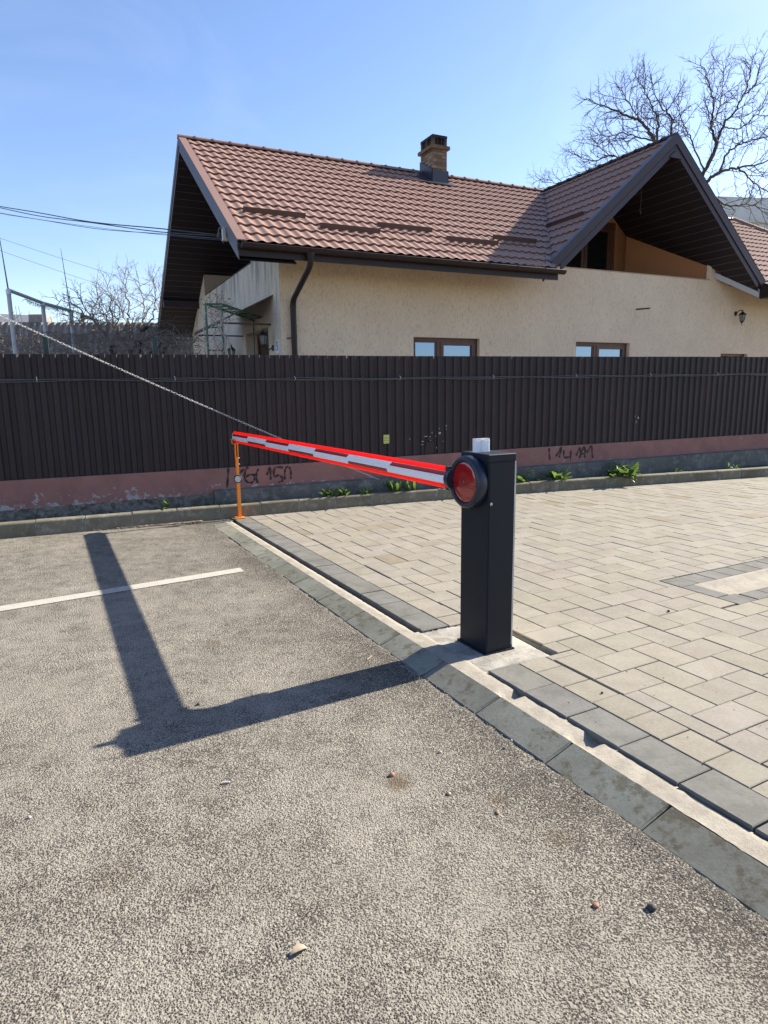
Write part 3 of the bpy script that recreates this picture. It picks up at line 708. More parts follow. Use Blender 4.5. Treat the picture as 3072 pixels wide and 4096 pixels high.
# support post
post = thing('support_post', AB(4.875, -.053, 0), 'orange steel rest post with a round reflector under the tip of the boom', 'post')
Pp = lambda u, v_, w_: AB(4.875+u, -.053+v_, w_)
g = MB(); g.box(Pp, -.06, .06, -.055, .055, .003, .011); g.build('base_plate', 'orange_paint', post)
g = MB(); g.box(Pp, -.02, .02, -.02, .02, .011, .50); g.box(Pp, -.017, .017, -.017, .017, .50, .75)
g.box(Pp, -.02, .02, -.02, -.009, .75, .905); g.box(Pp, -.02, .02, .009, .02, .75, .905)
g.build('pole', 'orange_paint', post)
g = MB(); g.box(Pp, -.03, .03, -.032, .024, .905, .912); g.hexa([Pp(-.03, -.046, .912), Pp(.03, -.046, .912), Pp(.03, -.042, .912), Pp(-.03, -.042, .912)], [Pp(-.03, -.058, .97), Pp(.03, -.058, .97), Pp(.03, -.054, .97), Pp(-.03, -.054, .97)])
g.box(Pp, -.03, .03, -.046, -.03, .905, .912)
g.hexa([Pp(-.03, .022, .912), Pp(.03, .022, .912), Pp(.03, .026, .912), Pp(-.03, .026, .912)], [Pp(-.03, .034, .95), Pp(.03, .034, .95), Pp(.03, .038, .95), Pp(-.03, .038, .95)])
g.build('fork', 'orange_paint', post)
for z in (.66, .735):
    g = MB(); g.lathe(Pp(0, -.022, z), dB, [(0, .008), (.052, .008)], 6)
    g.lathe(Pp(0, .018, z), dB, [(0, .005), (.016, .005)], 6); g.build('bolt', 'zinc', post)
g = MB(); g.lathe(Pp(-.02, 0, .484), -dA*.75-dB*.5, [(0, .049), (.014, .049), (.018, .045), (.018, .040), (.015, .039), (.015, .0)], 36); rf = g.build('reflector_rim', 'black_rubber', post, smooth='auto')
g = MB(); g.lathe(Pp(-.02, 0, .484)+(-dA*.75-dB*.5).normalized()*.0155, -dA*.75-dB*.5, [(0, .0385), (.002, .038), (.0025, .01)], 36); g.build('reflector', 'reflector', rf)
g = MB(); g.tube([Pp(-.05, -.06, .006), Pp(-.03, -.12, .004), AB(4.80, -.25, -.02), AB(4.70, -.33, -.03), AB(4.66, -.45, -.032), AB(4.60, -.56, -.034)], .006, 6); tag(g.build('black_cable', 'cable_black', smooth=True), 'short black cable lying on the ground at the foot of the orange post', 'cable')

# chain
g = MB(); cp = [(2.011, .16, .294), (.614, .16, .929), (.041, .16, 1.247), (-1.016, .16, 1.678), (-1.68, .16, 2.003), (-2.076, .16, 2.224), (-2.375, .16, 2.356), (-3.2, .16, 2.78)]
cs = [c[0] for c in cp][::-1]; cz = [c[2] for c in cp][::-1]
a = np.polyfit(cs, cz, 2)
pts = []; s = 2.01
zf = lambda s: float(np.polyval(a, s))
while s > -3.2: pts.append(FS(s, .168, zf(s))); s -= .001
acc = 0; last = pts[0]; li = 0
for i, p in enumerate(pts[1:]):
    if (p-last).length >= .031:
        d = (p-last).normalized(); c = (p+last)/2; up = Vector((0, 0, 1)) if li % 2 else fn
        x = d.cross(up).normalized(); ring = []
        ang = li*.07
        x = Matrix.Rotation(ang, 3, d) @ x
        N = 10; rr = .0027
        cps = [c+d*(.0145*math.cos(2*math.pi*k/N)+ (.007 if math.cos(2*math.pi*k/N) > 0 else -.007))+x*.0092*math.sin(2*math.pi*k/N) for k in range(N)]
        yn = d.cross(x); vs = []
        for k in range(N):
            q = cps[k]; out_ = (q-c).normalized()
            for m_ in range(5):
                b_ = 2*math.pi*m_/5; vs.append(q+rr*(math.cos(b_)*out_+math.sin(b_)*yn))
        g.add(vs, [(k*5+m_, k*5+(m_+1) % 5, ((k+1) % N)*5+(m_+1) % 5, ((k+1) % N)*5+m_) for k in range(N) for m_ in range(5)])
        last = p; li += 1
tag(g.build('chain', 'chain_white', smooth=True), 'pale chain running down from the upper left to the concrete footing behind the boom', 'chain')

# ------------------------------------------------------------------ house
house = thing('house', HG(.927, .98, 0), 'cream plastered house with brown tiled roofs and a gabled dormer behind the fence', 'house')
GW = .98; HC = .927; KM = .6465; ZE = 3.762
def wall_holes(g, T, u0, u1, v0, v1, holes):
    us = sorted({u0, u1, *[x for h in holes for x in h[:2]]}); vs = sorted({v0, v1, *[x for h in holes for x in h[2:]]})
    for i in range(len(us)-1):
        for k in range(len(vs)-1):
            cu_, cv = (us[i]+us[i+1])/2, (vs[k]+vs[k+1])/2
            if any(h[0] < cu_ < h[1] and h[2] < cv < h[3] for h in holes): continue
            g.quad(T(us[i], vs[k]), T(us[i+1], vs[k]), T(us[i+1], vs[k+1]), T(us[i], vs[k+1]))
WIN = [(3.524, 5.027, 1.25, 2.516), (7.509, 9.078, 1.25, 2.508), (12.125, 13.12, 1.25, 2.318)]
g = MB(); wall_holes(g, lambda u, v_: HG(u, GW, v_), HC, 19.5, 0, 4.006, WIN)
for (a, b, c, d) in WIN:
    dp = .16
    g.quad(HG(a, GW, c), HG(a, GW, d), HG(a, GW+dp, d), HG(a, GW+dp, c)); g.quad(HG(b, GW, c), HG(b, GW, d), HG(b, GW+dp, d), HG(b, GW+dp, c))
    g.quad(HG(a, GW, d), HG(b, GW, d), HG(b, GW+dp, d), HG(a, GW+dp, d)); g.quad(HG(a, GW, c), HG(b, GW, c), HG(b, GW+dp, c), HG(a, GW+dp, c))
zs_ = lambda h: 6.62-.29-.865*abs(h-9.28)
# wall piece right of the balcony opening up to the dormer soffit
g.add([HG(11.547, GW, 4.0), HG(12.1, GW, 4.0), HG(11.95, GW, zs_(11.95)-.02), HG(11.547, GW, zs_(11.547)+.02)], [(0, 1, 2, 3)])
g.add([HG(11.547, GW, 4.0), HG(11.547, GW, zs_(11.547)+.02), HG(11.50, GW+.07, zs_(11.50)+.02), HG(11.50, GW+.07, 4.0)], [(0, 1, 2, 3)])
# parapet thickness
g.quad(HG(6.2, GW, 4.006), HG(11.547, GW, 4.006), HG(11.49, GW+.12, 4.006), HG(6.2, GW+.12, 4.006)); g.quad(HG(6.2, GW+.12, 4.006), HG(11.49, GW+.12, 4.006), HG(11.49, GW+.12, 3.0), HG(6.2, GW+.12, 3.0))
g.build('front_wall', 'stucco', house, fix=False)
g = MB(); g.box(HG, 6.3, 11.545, GW-.012, GW+.13, 4.008, 4.024); g.build('parapet_cap', 'stucco_smooth', house)
# balcony inside walls
g = MB()
g.quad(HG(11.547, GW+.05, 3.0), HG(10.486, 2.64, 3.0), HG(10.486, 2.64, 5.31), HG(11.547, GW+.05, 4.40))
for k in range(60):
    ha, hb = 6.2+(10.49-6.2)*k/60, 6.2+(10.49-6.2)*(k+1)/60; za_, zb_ = zs_(ha)+.03, zs_(hb)+.03
    if 8.3 < (ha+hb)/2 < 10.13: g.quad(HG(ha, 2.65, 5.52), HG(hb, 2.65, 5.52), HG(hb, 2.65, max(5.52, zb_)), HG(ha, 2.65, max(5.52, za_)))
    else: g.quad(HG(ha, 2.65, 3), HG(hb, 2.65, 3), HG(hb, 2.65, zb_), HG(ha, 2.65, za_))
g.quad(HG(10.13, 2.65, 3), HG(10.49, 2.65, 3), HG(10.49, 2.65, zs_(10.49)+.03), HG(10.13, 2.65, zs_(10.13)+.03))
g.quad(HG(10.13, 2.65, 3.05), HG(10.13, 2.65, 5.52), HG(10.13, 2.77, 5.52), HG(10.13, 2.77, 3.05)); g.quad(HG(8.3, 2.65, 5.52), HG(10.13, 2.65, 5.52), HG(10.13, 2.77, 5.52), HG(8.3, 2.77, 5.52))
g.quad(HG(5.9, GW, 3.0), HG(11.6, GW, 3.0), HG(11.6, 2.7, 3.0), HG(5.9, 2.7, 3.0))
g.quad(HG(6.4, GW, 3.0), HG(6.4, 2.66, 3.0), HG(6.4, 2.66, 4.4), HG(6.4, GW, 4.0))
g.build('balcony_wall', 'stucco_warm_bounce', house, fix=False)
def frame(parent, T, u0, u1, v0, v1, w, d0, d1, name, m_):
    g = MB(); g.box(T, u0, u0+w, d0, d1, v0, v1); g.box(T, u1-w, u1, d0, d1, v0, v1); g.box(T, u0+w, u1-w, d0, d1, v1-w, v1); g.box(T, u0+w, u1-w, d0, d1, v0, v0+w)
    return g.build(name, m_, parent)
bd = frame(house, HG, 8.32, 10.11, 3.06, 5.50, .10, 2.70, 2.76, 'balcony_door', 'wood_brown')
frame(bd, HG, 8.43, 9.18, 3.17, 5.39, .09, 2.685, 2.75, 'sash', 'wood_brown'); frame(bd, HG, 9.19, 10.0, 3.17, 5.39, .09, 2.68, 2.745, 'sash', 'wood_brown')
for a, b in ((8.52, 9.09), (9.28, 9.91)):
    g = MB(); g.box(HG, a, b, 2.71, 2.715, 3.26, 5.30); g.build('pane', 'dark_glass', bd)
for i, (a, b, c, d) in enumerate(WIN):
    y0 = GW+.085; wn = frame(house, HG, a+.002, b-.002, c+.002, d-.002, .055, y0, y0+.07, 'window', 'wood_brown')
    mid = a+(b-a)*(.40 if i < 2 else .5)
    g = MB(); g.box(HG, mid-.035, mid+.035, y0, y0+.07, c+.057, d-.057); g.build('mullion', 'wood_brown', wn)
    if i < 2:
        frame(wn, HG, a+.06, mid-.037, c+.06, d-.06, .03, y0+.01, y0+.065, 'sash', 'wood_brown'); frame(wn, HG, mid+.037, b-.06, c+.06, d-.06, .075, y0-.01, y0+.065, 'sash', 'wood_brown')
    for (p0, p1, w_) in ((a+.058, mid-.036, .03), (mid+.036, b-.058, .075)):
        g = MB(); g.box(HG, p0+w_*.9, p1-w_*.9, y0+.03, y0+.036, c+.08, d-.058-w_*.85); g.build('pane', 'window_glass' if i < 2 else 'dark_glass', wn)
    g = MB(); g.box(HG, a-.03, b+.03, GW-.05, GW+.08, c-.03, c); g.build('sill', 'brown_metal', wn)
# dark interior backing so that walls read solid
g = MB(); g.box(HG, 1.3, 19.2, GW+.4, 9.0, 0.02, 2.95); g.build('interior', 'dark_void', house)
# left gable wall
g = MB()
def zroof_f(gg): return ZE+KM*gg-.27
def zroof_b(gg): return 6.62-.62*(gg-4.39)-.27
GB = 9.47
doorh = (1.78, 3.443, 0.05, 2.69)
T = lambda u, v_: HG(HC, u, v_)
wall_holes(g, T, GW, GB, 0, 3.2, [doorh]); 
wall_holes(g, T, GW, GB, 3.2, 3.97, [])
# jamb near and far above the parapet
g.add([T(GW, 3.97), T(2.77, 3.97), T(2.77, zroof_f(2.77)), T(GW, zroof_f(GW))], [(0, 1, 2, 3)])
g.add([T(7.37, 3.97), T(GB, 3.97), T(GB, min(3.98, zroof_b(GB)+.3)), T(7.37, zroof_b(7.37)+.02)], [(0, 1, 2, 3)])
g.quad(T(2.77, 3.97), T(7.37, 3.97), HG(HC+.12, 7.37, 3.97), HG(HC+.12, 2.77, 3.97))
for (a, c0, c1) in ((1.78, 0, 2.69), (3.443, 0, 2.69)): g.quad(HG(HC, a, c0), HG(HC, a, c1), HG(HC+.35, a, c1), HG(HC+.35, a, c0))
g.quad(HG(HC, 1.78, 2.69), HG(HC, 3.443, 2.69), HG(HC+.35, 3.443, 2.69), HG(HC+.35, 1.78, 2.69))
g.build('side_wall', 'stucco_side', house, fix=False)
g = MB(); zt7 = 6.60-.62*(7.37-4.39)-.24; zt2 = ZE+KM*2.77-.25
g.quad(HG(HC, 7.37, 3.0), HG(3.4, 7.37, 3.0), HG(3.4, 7.37, zt7), HG(HC, 7.37, zt7)); g.add([HG(3.39, 2.77, 3.0), HG(3.39, 7.37, 3.0), HG(3.39, 7.37, zt7), HG(3.39, 4.39, 6.33), HG(3.39, 2.77, zt2)], [(0, 1, 2, 3, 4)])
g.quad(HG(HC, 2.77, 3.0), HG(3.4, 2.77, 3.0), HG(3.4, 2.77, zt2), HG(HC, 2.77, zt2)); g.quad(HG(HC, 2.77, 3.1), HG(3.4, 2.77, 3.1), HG(3.4, 7.37, 3.1), HG(HC, 7.37, 3.1))
g.quad(HG(HC, GB, 0), HG(19.5, GB, 0), HG(19.5, GB, 3.6), HG(HC, GB, 3.6))
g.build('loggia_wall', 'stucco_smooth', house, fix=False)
g = MB(); g.box(HG, HC-.012, HC+.13, 2.772, 7.368, 3.972, 3.985); g.build('parapet_cap', 'brown_metal', house)
g = MB(); T3 = lambda u, v_, w_: HG(HC+v_, u, w_)
fr = frame(house, T3, 1.782, 3.441, .05, 2.686, .09, .24, .32, 'front_door', 'wood_brown')
g.box(T3, 1.87, 3.35, .27, .30, .14, 2.59); g.build('door_leaf', 'wood_brown', fr)
g = MB(); g.box(T3, 1.98, 2.5, .262, .268, 1.1, 2.45); g.box(T3, 2.7, 3.2, .262, .268, 1.1, 2.45); g.build('pane', 'dark_glass', fr)
# wall corner bead joint
# --- tiled roofs
def tile_roof(name, T, w0, w1, l0, l1, keep, parent, pitch=.183, step=.35, amp=.023, drop=.034, mat_='roof_tile', spw=8, phase=0):
    """T(w, l, n) -> world; l runs up the slope; waves across w, a step every `step`"""
    g = MB(); nw = int(round((w1-w0)/pitch*spw)); ws = [w0+(w1-w0)*i/nw for i in range(nw+1)]
    def prof(w_):
        c = .5-.5*math.cos(2*math.pi*((w_-w0)/pitch+phase)); return amp*(c**1.25)
    rows = []; l = l0; k = 0
    while l < l1-1e-6:
        l2 = min(l+step, l1); rows += [(l-.020 if k else l, drop), (l+.45*(l2-l), drop*.50), (l2, 0.0)]
        l = l2; k += 1
    nr = len(rows)
    vs = []
    P = [prof(w_) for w_ in ws]
    for (ll, dz) in rows:
        for i, w_ in enumerate(ws): vs.append(T(w_, ll, P[i]+dz))
    n = nw+1; fs = []
    for r_i in range(nr-1):
        for i in range(nw):
            if keep((ws[i]+ws[i+1])/2, (rows[r_i][0]+rows[r_i+1][0])/2): fs.append((r_i*n+i, r_i*n+i+1, (r_i+1)*n+i+1, (r_i+1)*n+i))
    g.add(vs, fs); o = g.build(name, mat_, parent, fix=False, smooth='auto')
    return o
roof = thing('x', (0, 0, 0), 'x', 'x'); bpy.data.objects.remove(roof)
Lm = math.hypot(1, KM); RL = 4.39*Lm
def TM(h, l, n):   # main front slope; l from eave
    gg = l/Lm; return HG(h, gg-n*KM/Lm, ZE+KM*gg+n/Lm-.02)
zmain = lambda gg: ZE+KM*gg-.02
zd = lambda h: 6.62-.865*abs(h-9.28)
def keep_main(h, l):
    gg = l/Lm
    if h > 16.56 and gg > 4.39-(h-16.56)*1.45: return False
    return zd(h)-zmain(gg) < .06
main_roof = tile_roof('roof', TM, .10, 20.1, .0, RL, keep_main, house)
main_roof['label'] = 'main tiled roof slope'
# back slope + hip + underside
KB = .62
g = MB()
g.quad(HG(-.0, 4.39, 6.60), HG(16.56, 4.39, 6.60), HG(19, 9.62, 3.36), HG(0, 9.62, 3.36)); g.add([HG(16.56, 4.39, 6.60), HG(20.2, 0, 3.76), HG(20.2, 9.62, 3.36)], [(0, 1, 2)])
g.build('rear_slope', 'roof_tile', house, fix=False)
# ridge caps: main
g = MB()
def ridge(T0, d, length, zr, r=.055, pitch=.36):
    d = Vector(d).normalized(); side = Vector((-d.y, d.x, 0)); l = 0
    while l < length-.05:
        l1 = min(l+pitch, length)
        for (a0, a1, rr) in ((l, l1-.02, r), (l1-.035, l1, r+.014)):
            vs = []
            for q in (a0, a1):
                for k in range(9):
                    an = math.pi*(-.08+1.16*k/8); vs.append(T0+d*q+side*rr*1.35*math.cos(an)+Vector((0, 0, zr+rr*math.sin(an))))
            g.add(vs, [(k, k+1, 9+k+1, 9+k) for k in range(8)]+[tuple(range(9)), tuple(range(9, 18))])
        l = l1
ridge(HG(-.02, 4.39, 0), dH, 16.6, 6.605); g.build('ridge_cap', 'roof_trim', house)
g = MB(); ridge(HG(16.56, 4.39, 6.60), HG(20.2, 0, 3.76)-HG(16.56, 4.39, 6.6), .01, 0)
a_, b_ = HG(16.56, 4.39, 6.64), HG(20.1, .12, 3.86)
for k in range(18): g.tube([a_+(b_-a_)*(k/18), a_+(b_-a_)*((k+.93)/18), a_+(b_-a_)*((k+.95)/18), a_+(b_-a_)*((k+1)/18)], [.06, .06, .075, .075], 8)
g.build('hip_cap', 'roof_trim', house)
g = MB(); ridge(HG(9.28, .21, 0), dG, 4.2, 6.615, r=.05); g.build('dormer_ridge_cap', 'brown_metal', house)
# rake trim at the left gable
def rake(h0, h1, za, zb, wid=0, m_='fascia_metal', name='rake_board'):
    g = MB()
    fa = lambda gg: ZE+KM*gg; fb = lambda gg: 6.60-KB*(gg-4.39)
    A = [HG(h0, -.02, fa(-.02)+za), HG(h0, 4.39, fa(4.39)+za), HG(h0, 4.39, fa(4.39)+zb), HG(h0, -.02, fa(-.02)+zb)]
    g.slab(A, dH*(h1-h0))
    B_ = [HG(h0, 4.39, fa(4.39)+za), HG(h0, 9.62, fb(9.62)+za), HG(h0, 9.62, fb(9.62)+zb), HG(h0, 4.39, fa(4.39)+zb)]
    g.slab(B_, dH*(h1-h0)); return g.build(name, m_, house)
rake(-.012, .13, .018, .034, m_='roof_trim', name='rake_trim')
rake(-.014, .004, -.130, .0175, m_='fascia_metal'); rake(-.002, .016, -.262, -.131, m_='fascia_metal'); rake(-.016, .002, -.139, -.1315, m_='roof_trim', name='rake_bead')
# soffit of the gable overhang: boards running along H, front and rear slope
def soffit(T, u0, u1, v0, v1, name, wb=.20, m_='soffit_metal', bead=.006):
    """boards run along u, stacked along v"""
    g = MB(); v = v0
    while v < v1-.01:
        q = min(v+wb-.008, v1)
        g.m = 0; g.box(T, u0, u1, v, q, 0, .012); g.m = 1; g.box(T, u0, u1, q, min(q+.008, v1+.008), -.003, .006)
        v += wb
    m_ = [m_, 'soffit_joint_highlight']
    return g.build(name, m_, house)
TS = lambda u, v_, n: HG(u, v_/Lm+n*KM/Lm, ZE-.285+KM*(v_/Lm)-n/Lm*-1)
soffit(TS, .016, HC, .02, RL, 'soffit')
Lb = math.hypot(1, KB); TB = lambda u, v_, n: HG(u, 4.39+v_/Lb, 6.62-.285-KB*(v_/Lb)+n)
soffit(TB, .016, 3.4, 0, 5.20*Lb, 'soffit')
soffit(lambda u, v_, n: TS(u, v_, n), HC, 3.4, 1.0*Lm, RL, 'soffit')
# return box under the far part of the gable soffit
g = MB(); g.box(HG, .02, HC-.01, 8.20, 8.36, 3.76, 3.93); g.build('soffit_return', 'fascia_metal', house)
# eave: fascia board, horizontal soffit, gutter
for (q0, q1) in ((.005, 6.12), (12.4, 20.1)):
    g = MB(); g.box(HG, q0, q1, -.012, .010, 3.545, 3.735); g.build('eave_board', 'brown_metal', house)
g = MB(); g.quad(HG(.02, .012, 3.56), HG(6.08, .012, 3.56), HG(6.3, GW, 3.92), HG(.93, GW, 3.92)); g.build('eave_soffit', 'soffit_metal', house, fix=False)
g = MB(); g.quad(HG(12.5, .012, 3.56), HG(20, .012, 3.56), HG(20, GW, 3.92), HG(12.2, GW, 3.92))
g.build('eave_soffit', 'soffit_metal', house, fix=False)
g = MB(); g.slab([HG(.06, -.085, 3.722), HG(6.15, -.085, 3.722), HG(6.15, .06, 3.772), HG(.06, .06, 3.772)], (0, 0, -.004)); g.build('eave_flashing', 'roof_trim', house)
gut = None
for (h0, h1) in ((.03, 6.20), (12.42, 20.1)):
    g = MB(); rr = .068; th = .004; vs = []; N = 14
    for hq in (h0, h1):
        for rad in (rr, rr-th):
            for k in range(N+1):
                an = math.pi+math.pi*k/N; vs.append(HG(hq, -.088+rad*math.cos(an), 3.708+rad*math.sin(an)))
    n = N+1
    fs = [(k, k+1, 2*n+k+1, 2*n+k) for k in range(N)]+[(n+k, n+k+1, 3*n+k+1, 3*n+k) for k in range(N)]+[(0, n, 3*n, 2*n), (N, n+N, 3*n+N, 2*n+N)]
    g.add(vs, fs)
    g.tube([HG(h0, -.158, 3.708), HG(h1, -.158, 3.708)], .009, 8)
    for hq in (h0, h1):  # end caps
        g.slab([HG(hq, -.088+rr*math.cos(math.pi+math.pi*k/N), 3.708+rr*math.sin(math.pi+math.pi*k/N)) for k in range(N+1)], dH*.004)
    gut = g.build('gutter', 'brown_metal', house, smooth='auto')
    hq = h0+.06
    while hq < h1:
        g = MB(); vs = [HG(hq, -.088+(rr+.004)*math.cos(math.pi+math.pi*k/10), 3.710+(rr+.004)*math.sin(math.pi+math.pi*k/10)) for k in range(11)]
        n = 11; g.add(vs+[v_+dH*.03 for v_ in vs], [(k, k+1, n+k+1, n+k) for k in range(10)])
        g.slab([HG(hq, -.168, 3.716), HG(hq+.03, -.168, 3.716), HG(hq+.03, -.168, 3.700), HG(hq, -.168, 3.700)], dG*-.006)
        g.slab([HG(hq, -.16, 3.722), HG(hq+.02, -.16, 3.722), HG(hq+.02, .05, 3.775), HG(hq, .05, 3.775)], (0, 0, -.004))
        hq += .62; g.build('gutter_bracket', 'brown_metal', gut)
# downpipe
g = MB(); hp = 1.12
pp = [HG(hp, -.088, 3.66), HG(hp, -.088, 3.60), HG(hp, -.085, 3.54), HG(hp, -.06, 3.49), HG(hp, .0, 3.44), HG(hp+.01, .80, 3.10), HG(hp+.01, .87, 3.05), HG(hp+.01, .90, 2.98), HG(hp+.01, .90, 2.90), HG(hp+.01, .90, .3)]
g.tube(pp, [.075, .060, .050, .048, .048, .048, .050, .050, .050, .050], 16); dpipe = g.build('downpipe', 'brown_metal', house, smooth='auto')
for z in (2.93, 1.2): g = MB(); g.lathe(HG(hp+.01, .90, z), (0, 0, 1), [(0, .054), (.035, .054)], 16); g.build('pipe_clamp', 'brown_metal', dpipe)
g = MB(); g.lathe(HG(hp+.01, .90, 2.42), (0, 0, 1), [(0, .054), (.035, .054)], 16)
g.tube([HG(hp+.01-.05, .90, 2.435), HG(hp+.01-.10, .93, 2.435), HG(hp+.01-.10, .98, 2.435)], .010, 6); g.build('pipe_clamp', 'brown_metal', dpipe)
# snow guards
def guard(T, h0, h1, l, n=0):
    g = MB(); g.slab([T(h0, l, .045), T(h1, l, .045), T(h1, l+.02, .125), T(h0, l+.02, .125)], T(0, 0, .0)-T(0, .004, 0)); 
    h = h0+.05
    while h < h1: g.slab([T(h, l+.005, .04), T(h+.02, l+.005, .04), T(h+.02, l+.10, .04), T(h, l+.10, .04)], (0, 0, .006)); h += .183
    g.slab([T(h0, l-.01, .044), T(h1, l-.01, .044), T(h1, l+.05, .046), T(h0, l+.05, .046)], (0, 0, .004))
    return g.build('snow_guard', 'snow_guard', house)
# slope length positions worked out from image pixels of the roof
for (h0, h1, gg) in ((.36, 1.44, 1.02), (1.58, 2.70, .70), (2.78, 3.92, .99), (4.05, 5.21, .70), (5.28, 6.35, .99)): guard(TM, h0, h1, gg*Lm)
# --- dormer
DL = math.hypot(1, .865); KD = .865
def TDl(gq, l, n):   # left dormer slope: l from eave up to ridge (l=0 at h=5.9)
    h = 5.95+l/DL; return HG(h-n*KD/DL, gq, 6.62-KD*(9.28-h)+n/DL-.03)
def keep_d(gq, l):
    h = 5.95+l/DL; zq = 6.62-KD*(9.28-h)-.03
    gv = (zq-ZE+.02)/KM
    return gq < gv+.16 and gq > .20
tile_roof('dormer_roof', TDl, .22, 4.9, 0, 3.33*DL, keep_d, house)['label'] = 'shaded left slope of the dormer roof'
g = MB(); g.quad(HG(9.28, .22, 6.61), HG(12.55, .22, 3.79), HG(12.55, .4, 3.79), HG(9.28, 4.45, 6.61))
g.build('dormer_roof', 'roof_tile', house, fix=False)
def TDg(u, v_, n): pass
g = MB(); g.slab([TDl(.8+.0, 1.02*DL*.52, .03), TDl(1.94, 1.02*DL*.52, .03), TDl(1.94, 1.02*DL*.52+.02, .10), TDl(.8, 1.02*DL*.52+.02, .10)], TDl(0, 0, 0)-TDl(0, .004, 0))
g.bd = None
# position guard at h ~ 7.56 (l = 1.61*DL)
g = MB(); l_ = 1.50*DL; g.slab([TDl(.80, l_, .03), TDl(1.96, l_, .03), TDl(1.96, l_+.02, .11), TDl(.80, l_+.02, .11)], TDl(0, 0, 0)-TDl(0, .004, 0)); g.build('snow_guard', 'snow_guard', house)
# valley flashing
g = MB(); vs = []
for k in range(11):
    t_ = k/10; zq = 3.74+(6.58-3.74)*t_; gg = (zq-ZE+.02)/KM; h = 9.28-(6.62-zq)/KD
    vs += [HG(h-.12, gg, zq+.035), HG(h, gg, zq-.005), HG(h+.07, gg+.03, zq+.085)]
g.add(vs, [(k*3+i, k*3+i+1, (k+1)*3+i+1, (k+1)*3+i) for k in range(10) for i in (0, 1)]); g.build('valley_flashing', 'valley_metal', house, fix=False)
# dormer rake boards (front g=.20)
def drake(z0, z1, g0, g1, name, m_, hl=5.93, hr=12.60):
    for sgn, he in ((-1, hl), (1, hr)):
        g = MB(); zz_ = lambda h: 6.62-KD*abs(h-9.28)
        g.slab([HG(9.28, g0, 6.62+z1), HG(he, g0, zz_(he)+z1), HG(he, g0, zz_(he)+z0), HG(9.28, g0, 6.62+z0)], dG*(g1-g0)); g.build(name, m_, house)
drake(-.175, .045, .196, .215, 'dormer_rake_board', 'fascia_metal'); drake(-.335, -.176, .210, .228, 'dormer_rake_board', 'fascia_metal', 6.36, 12.22); drake(-.182, -.1765, .190, .205, 'dormer_rake_bead', 'brown_metal')
g = MB(); g.quad(HG(9.28, .19, 6.67), HG(5.93, .19, 6.67-KD*3.35), HG(5.93, .33, 6.67-KD*3.35), HG(9.28, .33, 6.67)); g.quad(HG(9.28, .19, 6.67), HG(12.6, .19, 6.67-KD*3.32), HG(12.6, .33, 6.67-KD*3.32), HG(9.28, .33, 6.67)); g.build('dormer_rake_trim', 'flashing_blue', house, fix=False)
g = MB(); g.slab([HG(9.28, .188, 6.32), HG(9.10, .188, 6.17), HG(9.46, .188, 6.17)], dG*.02); g.build('apex_plate', 'fascia_metal', house)
# dormer soffits: boards run along G, stacked down the slope
TDR = lambda u, v_, n: HG(9.28+v_/DL, u, 6.62-.335-KD*(v_/DL)+n)
g = MB(); v = 0; 
def gend(h):  # depth where the right soffit ends (diagonal wall line)
    if h < 10.5: return 2.64
    return max(.24, 2.64+(h-10.486)*(1.013-2.64)/(11.547-10.486)) if h < 11.76 else .98-(h-11.76)*1.47
while v < 3.15*DL:
    q = v+.192; h0 = 9.28+v/DL; h1 = 9.28+q/DL; e0, e1 = max(.25, gend(h0))+.05, max(.25, gend(h1))+.05
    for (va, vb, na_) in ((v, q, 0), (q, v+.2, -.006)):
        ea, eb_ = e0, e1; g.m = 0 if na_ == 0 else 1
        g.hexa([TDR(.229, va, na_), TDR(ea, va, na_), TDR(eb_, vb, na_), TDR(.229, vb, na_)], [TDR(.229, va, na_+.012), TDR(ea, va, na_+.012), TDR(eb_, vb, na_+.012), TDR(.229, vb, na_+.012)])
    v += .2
g.build('dormer_soffit', ['soffit_metal', 'soffit_joint_highlight'], house)
TDL_ = lambda u, v_, n: HG(9.28-v_/DL, u, 6.62-.335-KD*(v_/DL)+n)
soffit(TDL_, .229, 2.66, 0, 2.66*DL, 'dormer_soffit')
# silver board closing the soffit
g = MB(); a3, b3 = HG(11.705, .97, 4.185), HG(12.30, .22, 3.735)
g.slab([a3, b3, b3-Vector((0, 0, .185)), HG(11.705, .97, 4.06)], (dH+dG)*.012); g.build('closing_board', 'silver_board', house)
g = MB(); g.box(HG, 12.28, 12.62, -.02, .20, 3.53, 3.80); g.build('eave_end', 'brown_metal', house)
g = MB(); g.tube([HG(9.30, 1.1, 6.20), HG(9.30, 1.1, 5.9), HG(9.31, 1.1, 5.6), HG(9.295, 1.1, 5.35)], .008, 5); g.tube([HG(9.295, 1.1, 5.36), HG(9.33, 1.1, 5.30)], .012, 5); g.build('hanging_wire', 'cable_grey', house)
g = MB(); g.tube([HG(9.231, GW+.02, 3.25), HG(9.231+.06, GW-.32, 3.238)], .017, 10); g.build('overflow_pipe', 'snow_guard', house)
